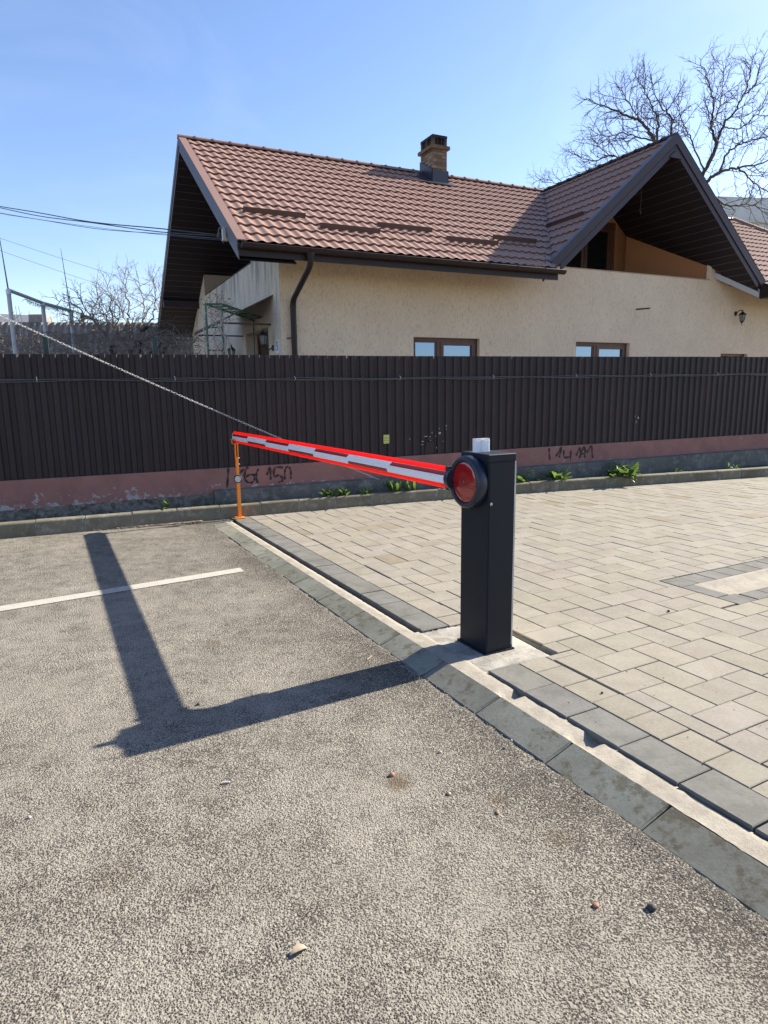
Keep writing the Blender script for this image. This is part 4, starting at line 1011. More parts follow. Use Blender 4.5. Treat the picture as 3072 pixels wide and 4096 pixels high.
# chimney
ch0, ch1, cg0, cg1 = 5.60, 5.985, 3.86, 4.42
chim = thing('c', (0, 0, 0), 'c', 'c'); bpy.data.objects.remove(chim)
g = MB(); g.box(HG, ch0+.004, ch1-.004, cg0+.004, cg1-.004, 5.9, 7.02); g.build('chimney_core', 'brick_mortar', house)
g = MB(); z = 6.0; row = 0
while z < 6.99:
    for face in range(4):
        if face in (0, 2): u0, u1 = ch0, ch1
        else: u0, u1 = cg0, cg1
        u = u0-(0 if row % 2 else .12)
        while u < u1-.01:
            a, b = max(u, u0), min(u+.235, u1); u += .245
            if b-a < .02: continue
            t1 = rnd(.45, 1.2); g.cur = (t1, t1*rnd(.9, 1.05), t1*rnd(.85, 1.05))
            j = rnd(-.002, .003)
            if face == 0: g.box(HG, a, b, cg0-j, cg0+.03, z, z+.062)
            elif face == 2: g.box(HG, a, b, cg1-.03, cg1+j, z, z+.062)
            elif face == 1: g.box(HG, ch0-j, ch0+.03, a, b, z, z+.062)
            else: g.box(HG, ch1-.03, ch1+j, a, b, z, z+.062)
    z += .073; row += 1
chb = g.build('chimney', 'chimney_brick', house, tint=True)
g = MB(); g.cur = (.9, .85, .8)
g.box(HG, ch0-.055, ch1+.055, cg0-.055, cg1+.055, 7.00, 7.072)
g.cur = (.8, .75, .7)
for (a, b) in ((ch0, cg0), (ch1-.07, cg0), (ch0, cg1-.07), (ch1-.07, cg1-.07), (ch0, (cg0+cg1)/2-.03)): g.box(HG, a, a+.07, b, b+.07, 7.072, 7.24)
g.cur = (.45, .4, .4)
g.box(HG, ch0+.12, ch0+.14, cg0+.01, cg0+.05, 7.072, 7.24); g.box(HG, ch0+.24, ch0+.26, cg0+.01, cg0+.05, 7.072, 7.24)
g.build('chimney_crown', 'chimney_brick', chb, tint=True)
g = MB(); g.box(HG, ch0+.03, ch1-.03, cg0+.05, cg1-.05, 7.072, 7.25); g.build('flue', 'dark_void', chb)
g = MB(); g.box(HG, ch0-.005, ch1+.005, cg0-.005, cg1+.005, 7.241, 7.300); g.build('chimney_cap', 'soot_concrete', chb)
g = MB(); zc = zmain(cg0)
g.slab([HG(ch0-.03, cg0-.03, zc-.05), HG(ch1+.03, cg0-.03, zc-.05), HG(ch1+.03, cg0-.03, zc+.30), HG(ch0-.03, cg0-.03, zc+.30)], dG*.02)
g.slab([HG(ch0-.03, cg0-.03, zc-.05), HG(ch0-.03, cg1, zmain(cg1)-.05), HG(ch0-.03, cg1, 6.86), HG(ch0-.03, cg0-.03, zc+.30)], dH*.02)
g.slab([HG(ch1+.03, cg0-.03, zc-.05), HG(ch1+.03, cg1, zmain(cg1)-.05), HG(ch1+.03, cg1, 6.86), HG(ch1+.03, cg0-.03, zc+.30)], dH*-.02)
g.slab([TM(ch0-.22, cg0*Lm-.14, .05), TM(ch1+.12, cg0*Lm-.14, .05), TM(ch1+.10, cg0*Lm, .055), TM(ch0-.10, cg0*Lm, .055)], (0, 0, .005))
g.slab([TM(ch0-.30, cg0*Lm-.10, .048), TM(ch0-.02, cg0*Lm-.10, .05), TM(ch0-.02, 4.35*Lm, .05), TM(ch0-.30, 4.35*Lm, .048)], (0, 0, .004))
g.build('chimney_flashing', 'flashing_blue', chb)
# gable canopy over side door
can = thing('y', (0, 0, 0), 'y', 'y'); bpy.data.objects.remove(can)
g = MB(); g.slab([HG(HC, 1.38, 3.19), HG(HC, 3.95, 3.19), HG(.02, 3.95, 2.74), HG(.02, 1.38, 2.74)], (0, 0, .022)); cn_ = g.build('canopy', 'snow_guard', house)
g = MB(); g.box(HG, .02, HC, 1.58, 1.61, 2.705, 2.735); g.build('canopy_arm', 'snow_guard', cn_)
g = MB(); g.box(HG, .02, HC, 3.65, 3.68, 2.665, 2.69); g.build('canopy_arm', 'brown_metal', cn_)
g = MB(); g.box(HG, .0, .03, 1.36, 3.97, 2.715, 2.765); g.build('canopy_edge', 'brown_metal', cn_)
# junction box on gable fascia
g = MB(); P = lambda u, v_, w_: HG(-.03+u, .70+v_, 3.93+w_)
g.box(P, -.02, .06, .02, .11, -.02, .17); g.build('junction_box', 'pale_pipe', house)
g = MB(); g.tube([P(-.02, .06, .16), P(-.05, .12, .18), P(-.06, .17, .10), P(-.02, .2, .02), P(.02, .16, -.03)], .010, 5); g.tube([P(-.02, .30, .13), P(.0, .42, .11)], .03, 6); g.build('wire_loop', 'cable_grey', house)
# lanterns
def lantern(base, out, up_=True, scale=1.0, label=''):
    """wall lantern: base plate at base, arm along out; lamp body hangs/stands at the end"""
    t_ = thing('wall_lantern', base, label, 'lantern', 'black wall lanterns on the house'); o = Vector(out).normalized(); b = Vector(base); Z = Vector((0, 0, 1))
    g = MB(); g.lathe(b, o, [(0, .055), (.012, .055), (.02, .035), (.03, .02)], 14)
    if up_:
        g.tube([b+o*.02, b+o*.09-Z*.03, b+o*.17-Z*.02, b+o*.19+Z*.02], .011, 7); c = b+o*.19+Z*.02
    else:
        g.tube([b+o*.02, b+o*.08+Z*.06, b+o*.15+Z*.07, b+o*.19+Z*.03], .011, 7); c = b+o*.19-Z*.24
    g.build('arm', 'lantern_black', t_, smooth='auto')
    g = MB(); g.lathe(c, Z, [(0, .012), (.01, .03), (.03, .036), (.034, .05), (.04, .05)], 10); g.lathe(c+Z*.185, Z, [(0, .092), (.012, .09), (.05, .05), (.075, .022), (.085, .010), (.10, .016), (.115, .006), (.14, .002)], 10)
    for k in range(6):
        a = k*math.pi/3; d = Vector((math.cos(a), math.sin(a), 0)); g.tube([c+Z*.038+d*.046, c+Z*.11+d*.066, c+Z*.19+d*.076], .005, 5)
    if not up_: g.lathe(c-Z*.06, Z, [(0, .003), (.03, .012), (.045, .006), (.06, .02)], 8)
    g.build('cage', 'lantern_black', t_)
    g = MB(); g.lathe(c+Z*.04, Z, [(0, .042), (.07, .060), (.15, .070)], 10); g.build('lantern_glass', 'lantern_glass', t_, smooth='auto')
lantern(HG(HC, 1.50, 2.30), -dH-dG*.2, True, 1, 'black lantern on the side wall right of the door beside the house number plate')
lantern(HG(HC, 3.95, 2.20), -dH, True, 1, 'black lantern on the side wall left of the door behind the fence top')
lantern(HG(12.55, GW, 3.28), -dG, False, 1, 'black lantern hanging on the front wall below the right end of the dormer')
# house number plate
sg = thing('house_number_plate', HG(HC, 1.22, 2.30), 'white enamel plate with blue number 5 by the house corner', 'number plate')
Tn = lambda u, v_, w_: HG(HC-v_, 1.22+u, 2.31+w_)
g = MB(); g.box(Tn, -.085, .085, .001, .008, -.115, .115); g.build('plate', 'plate_white', sg)
tcv = bpy.data.curves.new('digit', 'FONT'); tcv.body = '5'; tcv.size = .22; tcv.align_x = 'CENTER'; tcv.align_y = 'CENTER'; tcv.extrude = .001
tmp = bpy.data.objects.new('digit_src', tcv); COL.objects.link(tmp); dg = bpy.context.evaluated_depsgraph_get(); me = bpy.data.meshes.new_from_object(tmp.evaluated_get(dg)); bpy.data.objects.remove(tmp)
me.materials.clear(); me.materials.append(M['plate_blue']); do = bpy.data.objects.new('digit', me); COL.objects.link(do); do.parent = sg
mt = Matrix((( -dG.x, 0, -dH.x, 0), (-dG.y, 0, -dH.y, 0), (0, 1, 0, 0), (0, 0, 0, 1)))
p0 = Tn(0, .011, 0)-wloc(sg); mt.translation = p0; do.matrix_local = mt
# ------------------------------------------------------------------ trees
def polyline(pts, n=7, wob=.03):
    """smooth curve through the points with a little wobble"""
    P = [np.array(p, float) for p in pts]; out = []
    for i in range(len(P)-1):
        p0, p1, p2, p3 = P[max(0, i-1)], P[i], P[i+1], P[min(len(P)-1, i+2)]
        for k in range(n):
            u = k/n; out.append(.5*((2*p1)+(p2-p0)*u+(2*p0-5*p1+4*p2-p3)*u*u+(3*p1-p0-3*p2+p3)*u**3)+RNG.normal(0, wob, 3)*(1 if (i or k) else 0))
    out.append(P[-1]); return out
def shoot(p, d, L_, kink, up):
    n = max(3, int(L_/.075)); pts = [p]; d = d/np.linalg.norm(d)
    for i in range(n):
        d = d+RNG.normal(0, kink, 3)+np.array((0, 0, up)); d /= np.linalg.norm(d); p = p+d*L_/n; pts.append(p)
    return pts
def sprout(gb, pts, r0, r1, level, spec, start=.18):
    """side shoots along a branch; spec[level] = (spacing, length, kink, radius)"""
    if level >= len(spec): return
    sp_, L0, kink, rad_, up = spec[level]
    seg = [0]
    for a_, b_ in zip(pts[:-1], pts[1:]): seg.append(seg[-1]+np.linalg.norm(b_-a_))
    T_ = seg[-1]; s_ = T_*start+RNG.uniform(0, sp_); az = RNG.uniform(0, 6.28)
    while s_ < T_:
        i = min(len(pts)-2, int(np.searchsorted(seg, s_))-1); i = max(i, 0); f = (s_-seg[i])/(seg[i+1]-seg[i]+1e-9); p = pts[i]+(pts[i+1]-pts[i])*f; ax = pts[i+1]-pts[i]; ax /= np.linalg.norm(ax)+1e-9
        az += 2.4+RNG.normal(0, .5); a1 = np.cross(ax, (0.3, 1, .2)); a1 /= np.linalg.norm(a1)+1e-9; a2 = np.cross(ax, a1); ang = RNG.uniform(.55, 1.05)
        d = ax*math.cos(ang)+(a1*math.cos(az)+a2*math.sin(az))*math.sin(ang)
        t_ = s_/T_; L_ = L0*RNG.uniform(.55, 1.2)*(1-.45*t_)
        q = shoot(p, d, L_, kink, up); r_ = min(rad_, (r0+(r1-r0)*t_)*.8)
        gb.tube(q, [r_*(1-.55*k/len(q)) for k in range(len(q))], 4 if level < 2 else 3, cap=False)
        sprout(gb, q, r_, r_*.5, level+1, spec, .15)
        s_ += sp_*RNG.uniform(.6, 1.4)
def tree(name, label, base, trunk, rt, limbs, spec, mt_='bark', mb_='twig_dark'):
    root = thing(name, base, label, 'tree'); gt = MB(); gb = MB()
    tp = polyline(trunk, 6, .02); gt.tube(tp, [rt*(1.15-.35*i/len(tp)) for i in range(len(tp))], 9)
    for pts, r0, r1 in limbs:
        q = polyline(pts, 7, .022); n = len(q); rr = [r0+(r1-r0)*(i/(n-1))**.8 for i in range(n)]
        cut = next((i for i in range(n) if rr[i] < .028), n)
        if cut >= 2: gt.tube(q[:cut], rr[:cut], 7)
        if cut < n: gb.tube(q[max(0, cut-1):], rr[max(0, cut-1):], 5, cap=False)
        sprout(gb, q, r0, r1, 0, spec)
    gt.build('trunk', mt_, root, smooth=True, fix=False); gb.build('branches', mb_, root, fix=False)
    return root
def ell(c, r, n):
    out = []
    while len(out) < n:
        q = RNG.uniform(-1, 1, 3)
        if q@q <= 1: out.append(np.array(c)+q*np.array(r))
    return out
# walnut behind the house, D = 26 m
def site(px, py, D):   # projects image pixel px, py through the camera to depth D
    d = (px-1536)/2613.27*cx-(py-2048)/2613.27*cu+F_; return Vector((0, 0, 1.5))+d*(D/d.y)
def WP(px, py, dy=0): return tuple(site(px, py, 26+dy))
def WQ(x, y, dy=0): return np.array(WP(2112+1.008*x, 120+1.008*y, dy))  # limb points given as image crop coordinates
FK = WQ(640, 660)
limbs = []
def wl(pts, r0, r1, d0=0, d1=0): n = len(pts); limbs.append(([WQ(x, y, d0+(d1-d0)*i/(n-1)) for i, (x, y) in enumerate(pts)], r0, r1))
wl([(640, 660), (560, 520), (500, 440), (455, 370), (400, 345), (330, 312), (285, 300), (228, 265)], .095, .009, 0, -1.0)
wl([(560, 520), (517, 440), (515, 370), (490, 300), (455, 230), (415, 160)], .06, .009, 0, 1.2)
wl([(600, 580), (572, 410), (568, 345), (535, 312), (500, 250), (490, 180)], .055, .009, 0, .5)
wl([(640, 660), (700, 560), (745, 455), (728, 390), (735, 310), (722, 220), (680, 110)], .09, .009, 0, -.4)
wl([(745, 455), (775, 380), (815, 330), (860, 250), (885, 170), (880, 100)], .055, .009, 0, -1.2)
wl([(860, 250), (905, 210), (918, 120)], .025, .008, -1.0, -1.4)
wl([(728, 390), (760, 300), (775, 200), (770, 105)], .030, .008, 0, 1.2)
wl([(640, 660), (700, 610), (760, 565), (830, 545), (950, 525), (1080, 470)], .09, .010, 0, -1.5)
wl([(760, 565), (800, 480), (880, 440), (960, 420), (1060, 360)], .045, .009, -.3, 1.0)
wl([(700, 610), (740, 660), (800, 700), (880, 690), (960, 740)], .05, .009, 0, -1.2)
wl([(830, 545), (880, 590), (950, 640), (1050, 660)], .04, .009, -.6, .5)
wl([(775, 380), (840, 390), (910, 330), (970, 250)], .03, .008, 0, .8)
wl([(700, 560), (650, 440), (620, 380), (600, 300), (625, 230)], .035, .008, 0, 1.5)
wl([(500, 440), (440, 425), (370, 410), (300, 420), (240, 385)], .035, .008, 0, -.8)
wl([(560, 520), (430, 520), (330, 500), (260, 520), (200, 495), (160, 470)], .045, .008, .3, 1.5)
wl([(430, 520), (330, 560), (230, 560), (130, 590)], .03, .008, .6, 1.8)
wl([(455, 370), (400, 290), (370, 240), (345, 205)], .025, .008, -.3, .6)
wl([(330, 500), (270, 450), (240, 395)], .022, .008, .8, 1.5)
wl([(230, 600), (130, 610), (60, 590), (10, 615)], .020, .008, 1.5, 1.8)
tree('walnut_tree', 'large bare spreading tree behind the right end of the house', (12.3, 26, 0), [(12.4, 26, 0), (12.3, 26, 3), FK], .17, limbs,
     [(.17, 1.35, .11, .0145, .035), (.15, .55, .15, .0105, .03), (.13, .22, .18, .0085, .02)])
# trees in the neighbour's garden on the left
def ap(px, py, D): return np.array(site(px, py, D))
def AQ(x, y, D): return ap(1.008*x, 920+1.008*y, D)  # garden tree points, also image crop coordinates
def gl(lst, D, pts, r0, r1, d1=0): n = len(pts); lst.append(([AQ(x, y, D+d1*i/(n-1)) for i, (x, y) in enumerate(pts)], r0, r1))
D = 13.2; l1 = []
for pts, r0, r1, d1 in (([(450, 490), (425, 440), (390, 385), (340, 335), (280, 292), (205, 268)], .035, .005, -.4), ([(390, 385), (350, 330), (322, 280), (303, 225)], .018, .005, .5), ([(425, 440), (360, 400), (300, 350), (240, 330)], .02, .005, .6),
                        ([(450, 490), (470, 420), (510, 380), (560, 350)], .028, .005, .3), ([(425, 440), (430, 370), (400, 310), (380, 270)], .02, .005, -.3), ([(470, 420), (460, 350), (430, 300)], .018, .005, .4), ([(450, 490), (520, 450), (590, 420)], .022, .005, -.4)): gl(l1, D, pts, r0, r1, d1)
b0 = AQ(452, 490, D); bb = b0.copy(); bb[2] = .06
tree('fruit_tree', 'low bare fruit tree with long branches reaching left over the corrugated roof', tuple(bb), [bb, (bb+b0)/2, b0], .05, l1, [(.09, .50, .12, .007, .03), (.08, .22, .15, .005, .02), (.07, .08, .2, .004, .01)], mb_='twig')
D = 18.5; l1 = []
for pts, r0, r1, d1 in (([(520, 490), (460, 400), (438, 320), (430, 250), (408, 175)], .035, .006, -.5), ([(520, 490), (515, 400), (510, 300), (500, 220), (498, 150)], .035, .006, .4), ([(520, 490), (560, 400), (572, 320), (560, 240), (545, 165)], .035, .006, .2), ([(560, 400), (610, 340), (618, 250), (605, 165)], .025, .006, -.4),
                        ([(460, 400), (400, 330), (388, 270), (380, 210)], .02, .006, .5), ([(560, 400), (640, 360), (640, 280), (628, 200)], .02, .006, .6), ([(515, 400), (475, 300), (465, 220)], .018, .006, -.5)): gl(l1, D, pts, r0, r1, d1)
b0 = AQ(520, 490, D); bb = b0.copy(); bb[2] = .06
tree('garden_tree', 'slender bare tree with upright twigs left of the house gable', tuple(bb), [bb, (bb+b0)/2, b0], .07, l1, [(.12, .80, .09, .0085, .07), (.11, .34, .13, .006, .05), (.1, .13, .18, .005, .03)], mb_='twig')
D = 15.5; l1 = []
for pts, r0, r1, d1 in (([(560, 490), (555, 440), (580, 390)], .055, .045, 0), ([(600, 490), (640, 450), (690, 440), (740, 405)], .04, .006, -.4), ([(640, 490), (680, 440), (700, 410), (735, 400)], .045, .007, .3), ([(555, 440), (600, 430), (650, 400), (690, 390)], .028, .006, .3), ([(640, 450), (620, 410), (640, 380)], .02, .006, .5), ([(560, 480), (520, 430), (500, 400)], .022, .006, .4)): gl(l1, D, pts, r0, r1, d1)
b0 = AQ(590, 495, D); bb = b0.copy(); bb[2] = .06
tree('pruned_tree', 'dark pruned tree with a cut limb beside the gable overhang', tuple(bb), [bb, (bb+b0)/2, b0], .08, l1, [(.10, .50, .13, .008, .02), (.09, .22, .16, .006, .02), (.08, .1, .2, .005, .01)])
# hedge of bare tangled vines behind the fence: nobody could count it
g = MB()
for k in range(950):
    px = RNG.uniform(-150, 780); D = RNG.uniform(12.5, 17); p = ap(px, RNG.uniform(1330, 1440), D); pts = [p]; d = RNG.normal(0, 1, 3); d[2] = abs(d[2])*.7
    L_ = RNG.uniform(.3, 1.1); ns_ = 7
    for i in range(ns_):
        d += RNG.normal(0, .42, 3); d /= np.linalg.norm(d); p = p+d*L_/ns_
        if p[2] > 1.5+(1570-1345)/2613*D: d[2] = -abs(d[2])
        pts.append(p)
    r = RNG.uniform(.003, .009); g.tube(pts, [r*(1-.1*i) for i in range(len(pts))], 4, cap=False)
for k in range(30):
    px = RNG.uniform(0, 420); D = 13.5; a = ap(px, 1310, D); b = a+np.array((RNG.normal(0, .08), 0, RNG.uniform(.2, .45))); g.tube([a, (a+b)/2+RNG.normal(0, .02, 3), b], .004, 4, cap=False)
o = g.build('vine_tangle', 'twig', fix=False); tag(o, 'tangle of bare vines and twigs behind the left part of the fence', 'vines', kind='stuff')
# green-brown shrubs glimpsed under the gable
g = MB()
for k in range(2500):
    c = ap(RNG.uniform(620, 800), RNG.uniform(1290, 1420), RNG.uniform(23, 28)); s_ = RNG.uniform(.02, .06); a = RNG.normal(0, 1, 3); a /= np.linalg.norm(a); b = np.cross(a, (0, 0, 1)); b /= np.linalg.norm(b)
    g.add([c-a*s_, c+b*s_*.5, c+a*s_, c-b*s_*.5], [(0, 1, 2, 3)])
o = g.build('distant_shrubs', 'vine_dry', fix=False); tag(o, 'pale distant shrubs glimpsed under the gable overhang', 'shrubs', kind='stuff')
# shed with corrugated asbestos roof
shed = thing('garden_shed', (-10, 22, .06), 'long shed with a grey corrugated cement roof beyond the garden', 'shed')
g = MB(); vs = []; nw = 520; x0, x1 = -15.5, -5.6
for i in range(nw+1):
    t_ = i/nw; x = x0+(x1-x0)*t_; y = 21.4+2.6*t_; w_ = .045*math.cos(2*math.pi*i/10)
    vs += [(x+w_*.3, y-.45-w_, 2.75), (x+w_*.3, y+.05-w_, 3.88+.10*t_)]
g.add(vs, [(2*i, 2*i+2, 2*i+3, 2*i+1) for i in range(nw)]); g.build('roof', 'asbestos', shed, fix=False)
g = MB(); g.hexa([(-15.4, 21.3, .06), (-5.7, 23.9, .06), (-5.7, 26.5, .06), (-15.4, 24.2, .06)], [(-15.4, 21.3, 2.8), (-5.7, 23.9, 2.8), (-5.7, 26.5, 3.6), (-15.4, 24.2, 3.6)]); g.build('wall', 'dark_void', shed)
g = MB(); Pq = lambda u, v_, w_: (u, v_, w_)
g.box(Pq, -11.75, -11.2, 22.6, 23.0, 3.6, 4.18); g.build('vent_block', 'old_block', shed)
g = MB(); g.box(Pq, -10.2, -10.08, 23.0, 23.1, 3.6, 4.25); g.box(Pq, -10.18, -9.9, 23.0, 23.1, 4.1, 4.16); g.build('vent_stub', 'old_block', shed)
# pipe frame with garland and rods
pf = thing('pipe_frame', (-6.7, 12.5, .06), 'grey pipe frame hung with a green fringed wire above the vines', 'pipe frame')
P1, P2, P3 = Vector(ap(33, 1160, 12.5)), Vector(ap(170, 1212, 13.5)), Vector(ap(282, 1243, 14.4))
for P in (P1, P2, P3):
    g = MB(); g.tube([(P.x, P.y, .06), P], .038, 10); g.build('upright', 'pale_pipe', pf, smooth='auto')
    g = MB(); g.lathe(P-Vector((0, 0, .08)), (0, 0, 1), [(0, .046), (.085, .046), (.095, .03)], 10); g.build('pipe_collar', 'plate_white', pf, smooth='auto')
g = MB(); g.tube([P1, P2, P3], .033, 10); g.build('top_pipe', 'pale_pipe', pf, smooth='auto')
g = MB()
for k in range(160):
    t_ = k/159; a = P1.lerp(P2, .45).lerp(P3+Vector((.55, .6, -.12)), t_); a = a-Vector((0, 0, .05+.03*math.sin(t_*9))); 
    for q in range(3):
        an = rnd(0, 6.3); g.tube([a, a+Vector((.05*math.cos(an), .0, -.03+.04*math.sin(an)))], .003, 3, cap=False)
g.build('fringed_wire', 'garland_green', pf)
for P, zt, lab in ((P1, 4.75, 'thin aerial rod on the left end of the pipe frame'), (P3, 4.52, 'thin aerial rod on the right end of the pipe frame')):
    g = MB(); g.tube([P, (P.x-.03, P.y, P.z+(zt-P.z)*.4), (P.x-.08, P.y, zt)], [.014, .009, .004], 6); tag(g.build('aerial_rod', 'cable_grey'), lab, 'rod', 'aerial rods on the pipe frame')
# far apartment buildings
def apartment(nm, lab, corners, z0, z1, band, m_, rows, wn):
    a = thing(nm, (*corners[0][:2], 0), lab, 'building'); g = MB(); A_, B_ = Vector((*corners[0], 0)), Vector((*corners[1], 0)); d = (B_-A_).normalized(); n = Vector((-d.y, d.x, 0)); L_ = (B_-A_).length
    T_ = lambda u, v_, w_: A_+d*u+n*v_+Vector((0, 0, w_)); g.box(T_, 0, L_, 0, 12, 0, z1); g.build('wall', m_, a)
    g = MB(); g.box(T_, -.3, L_+.3, -.3, 12.3, z1, z1+band); g.build('roof_band', 'apartment_grey' if m_ == 'apartment_white' and nm == 'far_block' else 'apartment_white', a)
    z = z1-2.4; k = 0
    while z > z1-2.8*rows:
        u = 1.2
        while u < L_-1.6:
            g = MB(); g.box(T_, u, u+1.3, -.03, .05, z, z+1.3); g.build('window', 'dark_glass', a); u += wn
        z -= 2.8
    return a
apartment('apartment_block', 'pale apartment block with a grey top storey behind the tree at right', ((27.6, 60), (40, 62)), 0, 15.6, 2.0, 'apartment_white', 2, 3.2)
apartment('apartment_block', 'white flat roofed apartment block at the far left edge', ((-42, 57), (-31.0, 63)), 0, 7.9, .9, 'apartment_white', 2, 3.0)
# overhead wires
J = HG(.02, .98, 4.02)
for i, (f, e, r, sag) in enumerate((((-11.665, 18.035, 6.90), J+Vector((0, 0, .03)), .010, .35), ((-11.673, 18.035, 6.83), J+Vector((-.02, 0, .0)), .009, .33), ((-11.684, 18.035, 6.75), J+Vector((.03, 0, -.03)), .006, .40), ((-11.70, 18.035, 6.64), J+Vector((.0, 0, -.06)), .004, .25), ((-11.754, 18.035, 6.25), HG(.4, 11, 4.6), .0045, .12), ((-11.79, 18.035, 5.98), HG(.4, 11.3, 4.2), .0045, .12))):
    g = MB(); pts = []; a, b = Vector(f), Vector(e)
    a = a+(a-b)*.15
    for k in range(25):
        t_ = k/24; p = a.lerp(b, t_); p.z -= sag*.6*4*t_*(1-t_)+.012*math.sin(t_*20+i*3)*(1 if i < 3 else 0); pts.append(p)
    g.tube(pts, r, 5)
    nm = ['thickest and topmost overhead wire running to the gable', 'second overhead wire just under the topmost one', 'third overhead wire from the top, ending at the gable box', 'fourth overhead wire from the top, thin, ending at the gable', 'fifth overhead wire from the top, passing behind the gable', 'lowest thin overhead wire passing behind the gable'][i]
    tag(g.build('overhead_wire', 'cable_blue' if i > 1 else 'cable_black', smooth=True), nm, 'wire', 'overhead wires at left')
# trellis arch with dry vine
tr = thing('garden_arch', (-2.9, 11, .06), 'green metal rose arch with ladder sides in front of the side wall', 'trellis')
Q1, Q2 = Vector((-2.842, 11.0, 0)), Vector((-2.588, 11.0, 0)); off = Vector((.62, 1.9, -.12))
ztop = 2.93
for q, dd in ((Q1, 0), (Q2, 0)):
    g = MB(); g.tube([(q.x, q.y, .06), (q.x, q.y, ztop)], .018, 8); g.build('upright', 'green_metal', tr, smooth='auto')
g = MB()
for z in np.arange(.4, 2.95, .36): g.tube([Q1+Vector((0, 0, z)), Q2+Vector((0, 0, z))], .011, 6)
g.tube([Q1+Vector((0, 0, ztop)), Q2+Vector((0, 0, ztop))], .013, 6)
g.build('rung', 'green_metal', tr, smooth='auto')
g = MB()
e1, e2 = Vector((-2.50, 13.2, 2.90)), Vector((-2.18, 13.2, 2.90))
for a, b in ((Q1+Vector((0, 0, ztop)), e1), (Q2+Vector((0, 0, ztop)), e2)): g.tube([a, b], .017, 6)
for k in range(1, 8): t_ = k/7; g.tube([(Q1+Vector((0, 0, ztop))).lerp(e1, t_), (Q2+Vector((0, 0, ztop))).lerp(e2, t_)], .012, 6)
g.build('top_ladder', 'green_metal', tr, smooth='auto')
g = MB()
for q in (e1, e2): g.tube([(q.x, q.y, .06), q], .012, 6)
g.build('rear_upright', 'green_metal', tr)
vn = thing('climbing_vine', (-2.75, 11, .06), 'dry leafless rose vine wound through the green arch', 'vine')
g = MB()
for k in range(11):
    p = np.array((RNG.uniform(-2.95, -2.5), 10.95+RNG.uniform(-.08, .08), .06)); pts = [p.copy()]; ph_ = RNG.uniform(0, 6); x0_ = RNG.uniform(-2.85, -2.58)
    for z in np.arange(.2, 2.9, .13): pts.append(np.array((x0_+.13*math.sin(z*RNG.uniform(2, 3)+ph_)+RNG.normal(0, .018), 10.97+RNG.normal(0, .04), z)))
    g.tube(pts, [.012*(1-.4*i/len(pts)) for i in range(len(pts))], 5)
for k in range(12):
    p = np.array((RNG.uniform(-2.85, -2.55), 11+RNG.uniform(0, .5), 2.85)); pts = [p]; d = np.array((RNG.normal(0, .5), RNG.normal(0, .3), 1.0))
    for i in range(5): d = d+RNG.normal(0, .35, 3); p = p+d/np.linalg.norm(d)*.06; pts.append(p)
    g.tube(pts, .004, 4)
for k in range(8):
    t_ = RNG.uniform(0, .8); p = np.array((Q1+Vector((.1, 0, ztop))).lerp(e1, t_)); pts = [p]
    for i in range(6): p = p+RNG.normal(0, .06, 3); p[2] = max(p[2], 2.8); pts.append(p)
    g.tube(pts, .005, 4)
g.build('stem', 'vine_dry', vn, smooth=True, fix=False)
g = MB()
for k in range(110):
    c = np.array((RNG.uniform(-2.92, -2.48), 10.97+RNG.uniform(-.06, .5), RNG.choice([RNG.uniform(2.82, 3.15), RNG.uniform(1.9, 2.9)], p=[.65, .35]))); a = RNG.normal(0, 1, 3); a /= np.linalg.norm(a); b = np.cross(a, RNG.normal(0, 1, 3)); b /= np.linalg.norm(b); s_ = RNG.uniform(.012, .026)
    g.add([c-a*s_, c+b*s_*.6+a*.2*s_, c+a*s_, c-b*s_*.6], [(0, 1, 2, 3)])
g.build('dead_leaves', 'dead_leaf', vn, fix=False)

# ------------------------------------------------------------------ weeds
def leaf(g, base, az, L_, w_, lift, bend, fold=.25, wav=0.0, n=7):
    b = Vector(base); h = Vector((math.cos(az), math.sin(az), 0)); s_ = Vector((-h.y, h.x, 0)); vs = []
    p = b.copy(); el = lift
    for i in range(n+1):
        t_ = i/n; wd = w_*math.sin(math.pi*min(1, (t_*.93+.05)))**.8*(.35+.65*min(1, t_*2.2)); d = h*math.cos(el)+Vector((0, 0, math.sin(el))); nrm = -h*math.sin(el)+Vector((0, 0, math.cos(el)))
        wv = wav*math.sin(t_*14+az*5)*wd
        vs += [p-s_*wd+nrm*(wd*fold+wv), p, p+s_*wd+nrm*(wd*fold-wv)]
        p = p+d*(L_/n); el -= bend/n
    g.add(vs, [(i*3+k, i*3+k+1, (i+1)*3+k+1, (i+1)*3+k) for i in range(n) for k in (0, 1)])
def weed(pos, label, n, L0, L1, w_, lift=(.5, 1.3), bend=(.5, 1.4), wav=.3, sp=.05, cat='weed', grp='weeds along the kerb', name='weed'):
    r_ = thing(name, pos, label, cat, grp); g = MB()
    for k in range(n):
        az = rnd(0, 2*math.pi); q = Vector(pos)+Vector((rnd(-sp, sp), rnd(-sp, sp), 0)); L_ = rnd(L0, L1); leaf(g, q, az, L_, L_*w_*rnd(.8, 1.2), rnd(*lift), rnd(*bend), wav=wav)
    g.build('leaves', 'weed_leaf', r_, smooth=True, fix=False); return r_
def VP(s, off): p = FS(s, off, .125); return p
weed(VP(6.02, .46), 'largest bushy green dock plant on the verge right of the cabinet', 80, .14, .30, .17, (.2, 1.45), (.5, 1.6), .35, .17)
weed(VP(4.86, .38), 'mid sized broad leaved weed right beside the cabinet top', 26, .12, .25, .16, (.5, 1.45), (.3, 1.0), .3, .09)
weed(VP(4.27, .34), 'low weed with one bright upright leaf just right of the cabinet', 9, .12, .26, .22, (.6, 1.4), (.3, 1.0), .2, .07)
weed(VP(4.55, .36), 'flat dark weed between the two brighter ones right of the cabinet', 12, .10, .17, .25, (.2, .8), (.5, 1.2), .2, .08)
